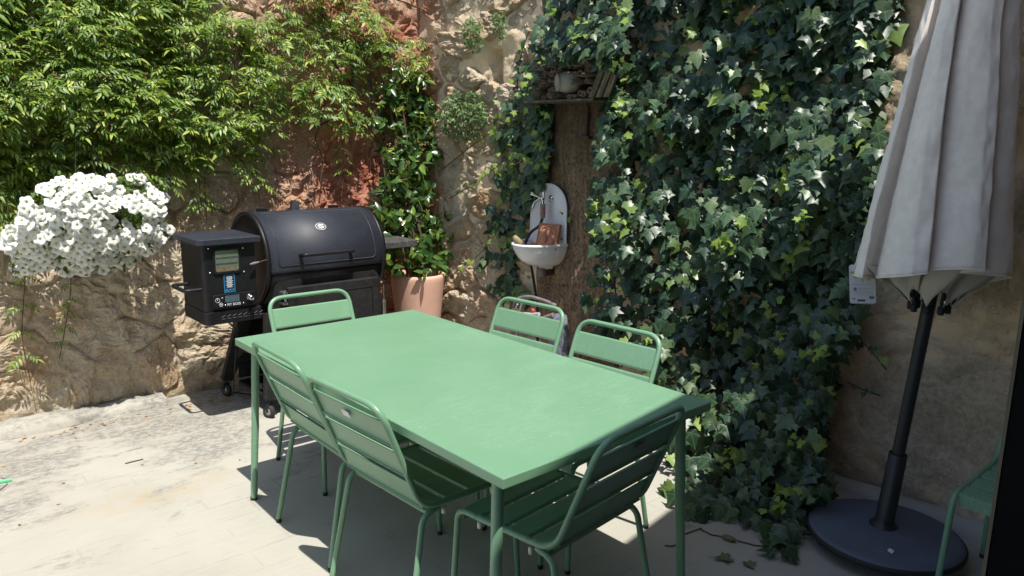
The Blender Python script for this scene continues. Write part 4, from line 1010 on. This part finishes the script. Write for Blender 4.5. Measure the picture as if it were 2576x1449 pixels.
tl = empty('clay_relief_tile', (3.24, 3.34, .93), 'terracotta tile with a pear relief leaning in the sink bowl', 'tile')
TM = frame_mat((3.235, 3.345, 1.018), (.28, -.96, 0), (.32, .06, .95)); 
if (TM.to_3x3() @ Vector((0, 0, 1))).x > 0: TM = TM @ Matrix.Rotation(math.pi, 4, 'Y')
MB().prism(rect(.150, .165, .003), .022, TM @ Matrix.Translation((0, 0, -.022))).build('slab', 'tile', tl, .003)
m_ = MB(); pth = [TM @ Vector((x, y, .001)) for x, y in rect(.142, .157, .004)]; m_.tube(pth + [pth[0]], .004, 6, False)
for x, y, s_ in ((-.022, -.012, 1), (.030, -.022, .95)):
    pr3 = [(.0, -.036), (.018, -.032), (.026, -.015), (.022, .008), (.012, .028), (.005, .036), (0, .037)]; q = MB(); q.lathe([(r * s_, z * s_) for r, z in pr3], 12); m_.add([TM @ Vector((v[0] + x, v[2] + y, v[1] * .55)) for v in q.v], [f_[::-1] for f_ in q.f], True)
for a, b in (((-.022, .02), (-.005, .055)), ((.03, .012), (-.005, .055)), ((-.005, .055), (-.05, .05)), ((-.005, .055), (.05, .048)), ((.05, .048), (.056, .0))): m_.tube([TM @ Vector((*a, .001)), TM @ Vector(((a[0] + b[0]) / 2, (a[1] + b[1]) / 2 + .008, .004)), TM @ Vector((*b, .001))], .003, 6)
for x, y in ((-.045, .058), (-.03, .068), (.03, .062), (.045, .03), (-.056, .02)):
    q = MB(); q.lathe([(0, -.012), (.008, 0), (0, .012)], 8); m_.add([TM @ Vector((v[0] + x, v[2] + y, v[1] * .4)) for v in q.v], [f_[::-1] for f_ in q.f], True)
m_.build('pear_relief', 'tile', tl)
pb = MB().lathe([(0, -.05), (.016, -.044), (.022, -.015), (.023, .02), (.014, .046), (0, .052)], 14, (3.135, 3.505, .975), (.55, -.4, -.75)).build('pumice_pebble', 'pebble'); tag(pb, 'mossy oblong pebble resting at the left of the sink bowl', 'pebble')

# insect hotel above the sink ------------------------------------------
ih = empty('insect_hotel', (3.25, 3.2, 1.83), 'weathered insect hotel with reeds and a jar under the ivy', 'insect hotel')
HXF = 3.16
MB().box((HXF, 2.93, 1.825), (WX - .05, 3.50, 1.838)).build('floor_board', 'wood', ih); MB().box((WX - .08, 2.94, 1.84), (WX - .06, 3.49, 2.08)).build('back_board', 'dark', ih)
m_ = MB(); m_.box((HXF + .02, 2.82, 2.075), (WX - .05, 3.46, 2.09)); m_.build('roof_board', 'wood', ih)
for k, (y0, dy) in enumerate(((2.955, .115), (2.905, .115), (2.855, .11))):
    m_ = MB(); m_.add([(HXF - .012 + k * .004, y0, 1.84), (HXF - .012 + k * .004, y0 - .040, 1.84), (HXF - .012 + k * .004, y0 - .040 - dy, 2.075), (HXF - .012 + k * .004, y0 - dy, 2.075), (HXF + .006 + k * .004, y0, 1.84), (HXF + .006 + k * .004, y0 - .040, 1.84), (HXF + .006 + k * .004, y0 - .040 - dy, 2.075), (HXF + .006 + k * .004, y0 - dy, 2.075)],
        [(0, 1, 2, 3), (7, 6, 5, 4), (0, 4, 5, 1), (1, 5, 6, 2), (2, 6, 7, 3), (3, 7, 4, 0)]); m_.build('slanted_plank', 'wood', ih)
MB().box((HXF - .02, 3.12, 2.055), (HXF + .03, 3.27, 2.085)).build('bark_strip', 'wood', ih)
rs = 0; tried = 0; occ = []
while rs < 46 and tried < 3000:
    tried += 1; y, z, r = U(2.97, 3.46), U(1.85, 2.05), U(.008, .019)
    if (y - 3.19) ** 2 + (z - 1.935) ** 2 < (.066 + r) ** 2 or any((y - a) ** 2 + (z - b) ** 2 < (r + c) ** 2 for a, b, c in occ) or y < 2.965 - (z - 1.84) * .3: continue
    occ.append((y, z, r)); rs += 1; x0 = HXF + U(.0, .05)
    MB().lathe([(r, .12), (r, 0), (r * .62, 0), (r * .58, .05), (0, .05)], 10, (x0, y, z), (1, U(-.15, .15), U(-.12, .12))).build('reed_tube', 'reed', ih)
jr = MB().lathe([(0, .13), (.05, .13), (.062, .10), (.062, .05), (.050, .02), (.046, .008), (.050, 0), (.036, -.002), (.030, .03), (0, .05)], 24, (HXF - .02, 3.20, 1.932), (.85, -.48, .05)).build('ceramic_jar', 'jar', ih)
br = empty('iron_bracket', (3.32, 3.13, 1.6), 'rusty iron bracket on the dark wall below the insect hotel', 'bracket')
m_ = MB(); m_.box((3.325, 3.125, 1.63), (3.335, 3.145, 1.80)); m_.box((3.30, 3.09, 1.615), (3.34, 3.20, 1.632)); m_.build('bar', 'rust', br)
m_ = MB(); m_.tube([(3.33, 3.135, 1.80), (3.28, 3.10, 1.83), (3.24, 2.95, 1.835)], .003, 6); m_.build('wire', 'rust', br)

# iron grille half hidden by the vine -----------------------------------
ig = empty('iron_grille', (2.8, 4.6, 1.68), 'old grey iron window grille half hidden by the jasmine', 'grille')
YG = 4.66; A_ = on_y(888, 318, YG); B_ = on_y(985, 130, YG)
for px in (888, 934, 984): q = on_y(px, 250, YG); MB().tube([(q.x, YG, A_.z), (q.x, YG, (A_.z + B_.z) / 2), (q.x, YG, B_.z)], [.007, .009, .007], 6).build('bar', 'iron', ig)
for z in (A_.z, B_.z): MB().box((A_.x - .02, YG - .012, z - .008), (B_.x + .02, YG + .012, z + .008)).build('rail', 'iron', ig)
m_ = MB(); m_.box((A_.x - .03, YG - .03, B_.z + .01), (B_.x + .03, WY, B_.z + .045)); m_.build('lintel_bar', 'iron', ig)

# odds and ends behind the chair by the sink ------------------------------
fr = empty('folded_frame', (3.12, 3.35, 0), 'grey folded metal frame standing behind the chair by the sink', 'frame')
def ring_tube(pts, X, r, mat, name): MB().tube(fillet([on_x(x, y, X) for x, y in pts], .05, 5), r, 8).build(name, mat, fr)
ring_tube([(1292, 772), (1300, 752), (1330, 745), (1375, 758), (1400, 770)], 3.12, .012, 'greyplastic', 'upper_bar')
ring_tube([(1288, 782), (1296, 800), (1330, 806), (1362, 803), (1392, 792)], 3.08, .014, 'greyplastic', 'lower_bar')
ring_tube([(1318, 790), (1340, 792), (1356, 790)], 3.05, .012, 'palepl', 'grip')
for a, b in (((1302, 765), (1297, 778)), ((1313, 762), (1307, 782)), ((1358, 800), (1363, 815)), ((1372, 796), (1375, 815)), ((1290, 860), (1278, 840)), ((1375, 800), (1390, 880)), ((1300, 800), (1300, 900))): ring_tube([a, b], 3.10, .006, 'palepl', 'strut')
for px in (1300, 1390): q = on_x(px, 880, 3.10); MB().tube([(3.10, q.y, q.z), (3.08, q.y, .005)], .010, 8).build('leg', 'greyplastic', fr)
MB().lathe([(0, 0), (.016, .002), (.016, .012), (0, .014)], 12, on_x(1342, 782, 3.06), (-1, 0, 0)).build('red_cap', 'red', fr)
bg_ = empty('patterned_bag', (3.05, 3.05, 0), 'crumpled grey-blue bag with red print behind the chair by the sink', 'bag')
m_ = MB(); c0 = on_x(1402, 810, 3.05); vs = []
for j in range(9):
    for i in range(14):
        a = 2 * math.pi * i / 14; z = (c0.z + .04) * j / 8; r = .085 * (1 - .45 * (j / 8) ** 3) * (1 + .18 * fbm(a * 1.5, z * 8, 2, 3)); vs.append((3.07 + r * .7 * math.cos(a), c0.y + r * math.sin(a), max(.002, z)))
m_.add(vs + [(3.07, c0.y, c0.z + .05)], [(j * 14 + i, j * 14 + (i + 1) % 14, (j + 1) * 14 + (i + 1) % 14, (j + 1) * 14 + i) for j in range(8) for i in range(14)] + [(8 * 14 + i, 8 * 14 + (i + 1) % 14, 9 * 14) for i in range(14)], True); m_.build('bag_body', 'bagcloth', bg_)
m_ = MB(); m_.tube([on_x(x, y, 2.985) for x, y in ((1398, 815), (1404, 806), (1410, 812), (1415, 804), (1418, 812))], .006, 6); m_.build('red_print', 'red', bg_)

# ================================================================== PARASOL
pz = .085; pbase = on_z(2222, 1326, pz)
par = empty('parasol', (pbase.x, pbase.y, 0), 'closed taupe parasol on a round black wheeled base', 'parasol')
ptop = on_x(2340, 750, pbase.x - .0); LEAN = Vector((0, (ptop.y - pbase.y) / (ptop.z - pz), 1))
def pole(z): return Vector((pbase.x, pbase.y, 0)) + Vector((0, LEAN.y * (z - pz), z))
RB = .285
bs = MB().lathe([(0, .045), (RB * .9, .045), (RB, .050), (RB + .004, .062), (RB, .073), (RB * .93, .080), (.06, .095), (0, .096)], 56, (pbase.x - .01, pbase.y - .01, 0)).build('base_plate', 'base', par)
MB().lathe([(RB + .001, .049), (RB + .008, .056), (RB + .008, .066), (RB + .001, .073)], 56, (pbase.x - .01, pbase.y - .01, 0)).build('rim_band', 'rubber', bs)
for a in (.6, 2.2, 3.8, 5.4): 
    c0 = Vector((pbase.x - .01 + .23 * math.cos(a), pbase.y - .01 + .23 * math.sin(a), .024)); MB().lathe([(0, -.012), (.018, -.012), (.024, -.008), (.024, .008), (.018, .012), (0, .012)], 14, c0, (math.sin(a), math.cos(a), 0)).build('caster', 'rubber', bs)
    MB().box(c0 + Vector((-.015, -.015, .012)), c0 + Vector((.015, .015, .026))).build('caster_fork', 'rubber', bs)
ax_ = LEAN.normalized(); c0 = pole(.09)
MB().lathe([(.055, -.002), (.054, .008), (.040, .018), (.036, .03), (.034, .32), (.031, .322), (.031, .30)], 28, c0, ax_).build('sleeve', 'pole', par)
MB().tube([pole(.1), pole(1.2), pole(2.75)], .0235, 20).build('pole', 'pole', par)
NR, ZTOP = 8, 2.62
def cpole(z): return pole(z) + Vector((-.015, .025 + .03 * (z - 1.1), 0))
def canopy(t, th, inset=0.0):
    ph_ = (NR * th / (2 * math.pi)) % 1.0; lob = (min(1, ph_ / .62) ** .55) * (1 if ph_ < .84 else math.cos((ph_ - .84) / .16 * math.pi / 2) ** .6); w_ = .5 + .5 * math.sin(3.1 * th + 1.0)
    zh = 1.140 + .035 * math.sin(th * 2 + .6) + .02 * lob; z = ZTOP + (zh - ZTOP) * t
    R_ = .082 + (.158 + .03 * w_) * t ** .95; r = R_ * (.62 + .38 * lob) - inset
    pin = math.exp(-((z - 2.45) / .08) ** 2) * .30; r *= (1 - pin)
    tw = th + .42 * lob * (.35 + .65 * t) + .05 * math.sin(5 * t + 3 * th)
    r += .009 * fbm(th * 2.2 + t * 3, t * 7, 4, 3) * lob - .004 * abs(fbm(th * 4 - t * 9, t * 16, 9, 3))
    return cpole(z) + Vector((r * math.cos(tw), r * math.sin(tw), 0))
nt_, nh = 448, 90; vs = []
for j in range(nh + 1):
    for i in range(nt_): vs.append(canopy(j / nh, 2 * math.pi * i / nt_))
m_ = MB(); m_.add(vs, [(j * nt_ + i, (j + 1) * nt_ + i, (j + 1) * nt_ + (i + 1) % nt_, j * nt_ + (i + 1) % nt_) for j in range(nh) for i in range(nt_)], True)
cv = m_.build('canopy', 'canvas', par); so = cv.modifiers.new('cloth', 'SOLIDIFY'); so.thickness = .0015; so.offset = -1
m_ = MB(); m_.tube([canopy(1, 2 * math.pi * i / 672) for i in range(673)], .0022, 5, False); m_.build('hem', 'canvas', cv)
vs = []; nf = 168
for j in range(7):
    for i in range(nf):
        th = 2 * math.pi * i / nf; o_ = canopy(.97, th, .012); lob = abs(math.sin(NR / 2 * (th - .6 * math.pi / NR))); c_ = pole(1.015 + .075 * lob); rd = Vector((math.cos(th), math.sin(th), 0))
        q = c_ + rd * (.066 + .06 * lob); t = j / 6; v = o_.lerp(q, t); v.z += .02 * math.sin(math.pi * t) * math.sin(th * 5); vs.append(v)
m_ = MB(); m_.add(vs, [(j * nf + i, (j + 1) * nf + i, (j + 1) * nf + (i + 1) % nf, j * nf + (i + 1) % nf) for j in range(6) for i in range(nf)], True)
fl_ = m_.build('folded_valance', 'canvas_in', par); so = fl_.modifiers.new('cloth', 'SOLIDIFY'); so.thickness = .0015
for k in range(NR):
    th = 2 * math.pi * (k + .3) / NR; rv = Vector((math.cos(th), math.sin(th), 0)); p1 = pole(1.035) + rv * .062; p0 = pole(2.45) + rv * .03
    rb = MB().tube([p0, p1 + Vector((0, 0, -.005)), p1 + Vector((0, 0, -.035))], .0065, 8).build('rib', 'pole', par)
    MB().lathe([(0, .0), (.0115, 0), (.0115, -.026), (.009, -.030), (0, -.030)], 12, p1 + Vector((0, 0, -.012))).build('rib_cap', 'rubber', rb)
    rad = (rv + Vector((0, 0, -.35))).normalized(); q = p1 + rv * .012 + Vector((0, 0, .012))
    dk = MB().lathe([(.019, 0), (.019, .004), (.015, .006), (0, .006)], 18, q + rad * .002, rad).build('eyelet', 'rubber', rb)
    MB().lathe([(.009, .006), (.008, .009), (0, .010)], 12, q + rad * .002, rad).build('rivet', 'chrome', dk)
# care tag
tg = empty('care_tag', on_x(2170, 760, 2.86), 'pale printed cardboard tag hanging beside the parasol hem', 'tag')
c1, c2, c3, c4 = (on_x(*p, 2.86) for p in ((2147, 664), (2204, 667), (2196, 762), (2136, 762)))
ctr = (c1 + c2 + c3 + c4) / 4; TGM = frame_mat(ctr, (c2 - c1) * .5 + (c3 - c4) * .5 + Vector((.02, 0, 0)), (c1 - c4) * .5 + (c2 - c3) * .5); tw, thh = .090, .148
MB().prism(rect(tw, thh, .007), .0016, TGM).build('card', 'tagcard', tg)
MB().prism(rect(tw, thh, .007), .0016, TGM @ Matrix.Translation((-.003, -.003, -.004))).build('card', 'tagcard', tg)
def pr_box(x0, y0, x1, y1, mat, name='print'): MB().box((x0, y0, .0017), (x1, y1, .0021), TGM).build(name, mat, tg)
text_mesh('Hespéride', .013, 'grey', TGM @ Matrix.Translation((.002, .060, .002)), 'tag_lettering', tg)
pr_box(-.043, .040, .042, .048, 'olive')
m_ = MB(); m_.prism([(-.038, .024), (-.010, .024), (-.024, .032)], .0022, TGM); m_.box((-.0245, .005, .0017), (-.0235, .024, .0021), TGM); m_.prism([(-.003, .008), (.002, .008), (-.0005, .030)], .0022, TGM); m_.build('parasol_pictogram', 'olive', tg)
MB().lathe([(.0085, 0), (.0085, .0021), (0, .0021)], 18, TGM @ Vector((.020, .022, 0)), TGM.to_3x3() @ Vector((0, 0, 1))).build('sun_pictogram', 'yellow', tg)
MB().lathe([(.0065, 0), (.0065, .0021), (0, .0021)], 14, TGM @ Vector((-.028, -.020, 0)), TGM.to_3x3() @ Vector((0, 0, 1))).build('dot_pictogram', 'grey', tg)
m_ = MB()
for y, x0, x1 in ((-.003, -.04, .04), (-.017, -.018, .036), (-.021, -.018, .03), (-.030, -.038, .038), (-.035, -.03, .034), (-.042, -.02, .034)): m_.box((x0, y, .0017), (x1, y + .0009, .0021), TGM)
m_.build('fine_print', 'grey', tg)
m_ = MB()
for k in range(9): m_.box((.022 + k * .0019, -.058, .0017), (.0229 + k * .0019 + (k % 3) * .0003, -.046, .0021), TGM)
m_.build('barcode', 'navy', tg); pr_box(-.020, -.068, .008, -.060, 'navy', 'dark_print'); pr_box(-.038, -.060, -.028, -.056, 'navy', 'dark_print')
MB().tube([TGM @ Vector((0, thh / 2 - .006, .001)), canopy(.98, 3.3) + Vector((0, .0, .01))], .0012, 5).build('string', 'white', tg)

# ================================================================== FLOOR LITTER
def dry_mesh(seed, mat):
    v, t, u = (ivy_leaf(seed) if seed % 2 else join([lance(.22, .5, .9)])); v = v.copy(); v[:, 2] = np.abs(v[:, 2]) * 1.2 + .02; return mesh_from(v, t, u, 'dry_leaf', mat)
DR = [dry_mesh(s, 'dry') for s in (0, 1, 2, 3)]
for k in range(70):
    if k < 42: x, y = U(.2, 1.9), 4.60 - abs(random.gauss(0, .05)) - (.02 if k % 2 else .07)
    elif k < 56: x, y = U(1.3, 1.9), U(4.35, 4.6)
    else: x, y = U(.3, 1.4), U(3.5, 4.5)
    o = link('dry_leaf', DR[k % 4]); o.location = (x, y, .003); s_ = U(.012, .028); o.scale = (s_, s_, s_); o.rotation_euler = (U(-.2, .2), U(-.2, .2), U(0, 6.3))
    tag(o, 'small brown dry leaf lying on the pale floor towards the left wall', 'leaf', 'dry leaves along the left wall')
def litter(name, px, py, mesh, size, label, cat, rz=0): o = link(name, mesh); o.location = on_z(px, py, .004); o.scale = (size,) * 3; o.rotation_euler = (0, 0, rz); return tag(o, label, cat)
wl = [mesh_from(*(lambda q: (np.concatenate([q[0][:, :2], np.abs(q[0][:, 2:]) + .03], 1), q[1], q[2]))(ivy_leaf(s)), 'withered_leaf', 'drygreen') for s in (11, 12)]
litter('withered_leaf', 1835, 1405, wl[0], .07, 'withered grey-green ivy leaf on the floor, left of its pair', 'leaf', 1.0)
litter('withered_leaf', 1880, 1415, wl[1], .055, 'withered grey-green ivy leaf on the floor, right of its pair', 'leaf', 2.6)
tag(MB().tube([on_z(x, y, .012) for x, y in ((1818, 1348), (1828, 1352), (1840, 1356), (1853, 1360))], [.006, .013, .012, .005], 8).build('seed_pod', 'drygreen'), 'grey-green oblong seed pod on the shaded floor by the ivy', 'pod')
for pts, lab in ((((1718, 1345), (1765, 1328)), 'thin straight twig on the floor behind the near table leg'), (((1762, 1331), (1790, 1345), (1818, 1350)), 'thin twig leading to the seed pod on the floor'), (((1855, 1360), (1900, 1372), (1935, 1375)), 'curved thin twig right of the seed pod'), (((1672, 1372), (1690, 1374), (1712, 1366)), 'short bent twig on the lit edge of the floor'), (((315, 1166), (338, 1160), (360, 1155)), 'small dark twig on the sunlit floor at left')):
    tag(MB().tube([on_z(x, y, .004) for x, y in pts], .0028, 5).build('twig', 'stem'), lab, 'twig')
gc = empty('plastic_clip', on_z(18, 1212), 'green plastic clip lying at the left edge of the floor', 'clip')
m_ = MB(); a, b = on_z(-12, 1216, .006), on_z(30, 1208, .006); m_.tube([a, b], .011, 8, sy=.5); m_.build('body', 'plastic', gc)
m_ = MB(); m_.tube([on_z(x, y, .004) for x, y in ((2, 1200), (15, 1205), (18, 1218), (-5, 1235))], .002, 5); m_.build('wire', 'greyplastic', gc)
fl = MB(); fl.add([(-.02, 0, 0), (.01, -.01, .0), (.02, .006, .002), (0, .015, .001), (-.02, 0, .002), (.01, -.01, .002), (.02, .006, .004), (0, .015, .003)], [(3, 2, 1, 0), (4, 5, 6, 7), (0, 1, 5, 4), (1, 2, 6, 5), (2, 3, 7, 6), (3, 0, 4, 7)])
o = fl.build('fallen_petal', 'white'); pp = on_z(2243, 1388, .09); o.location = pp; o.rotation_euler = (0, 0, .5); tag(o, 'single pale petal lying on the parasol base', 'petal')
for o in bpy.data.objects:
    if 'rot' in o: del o['rot']
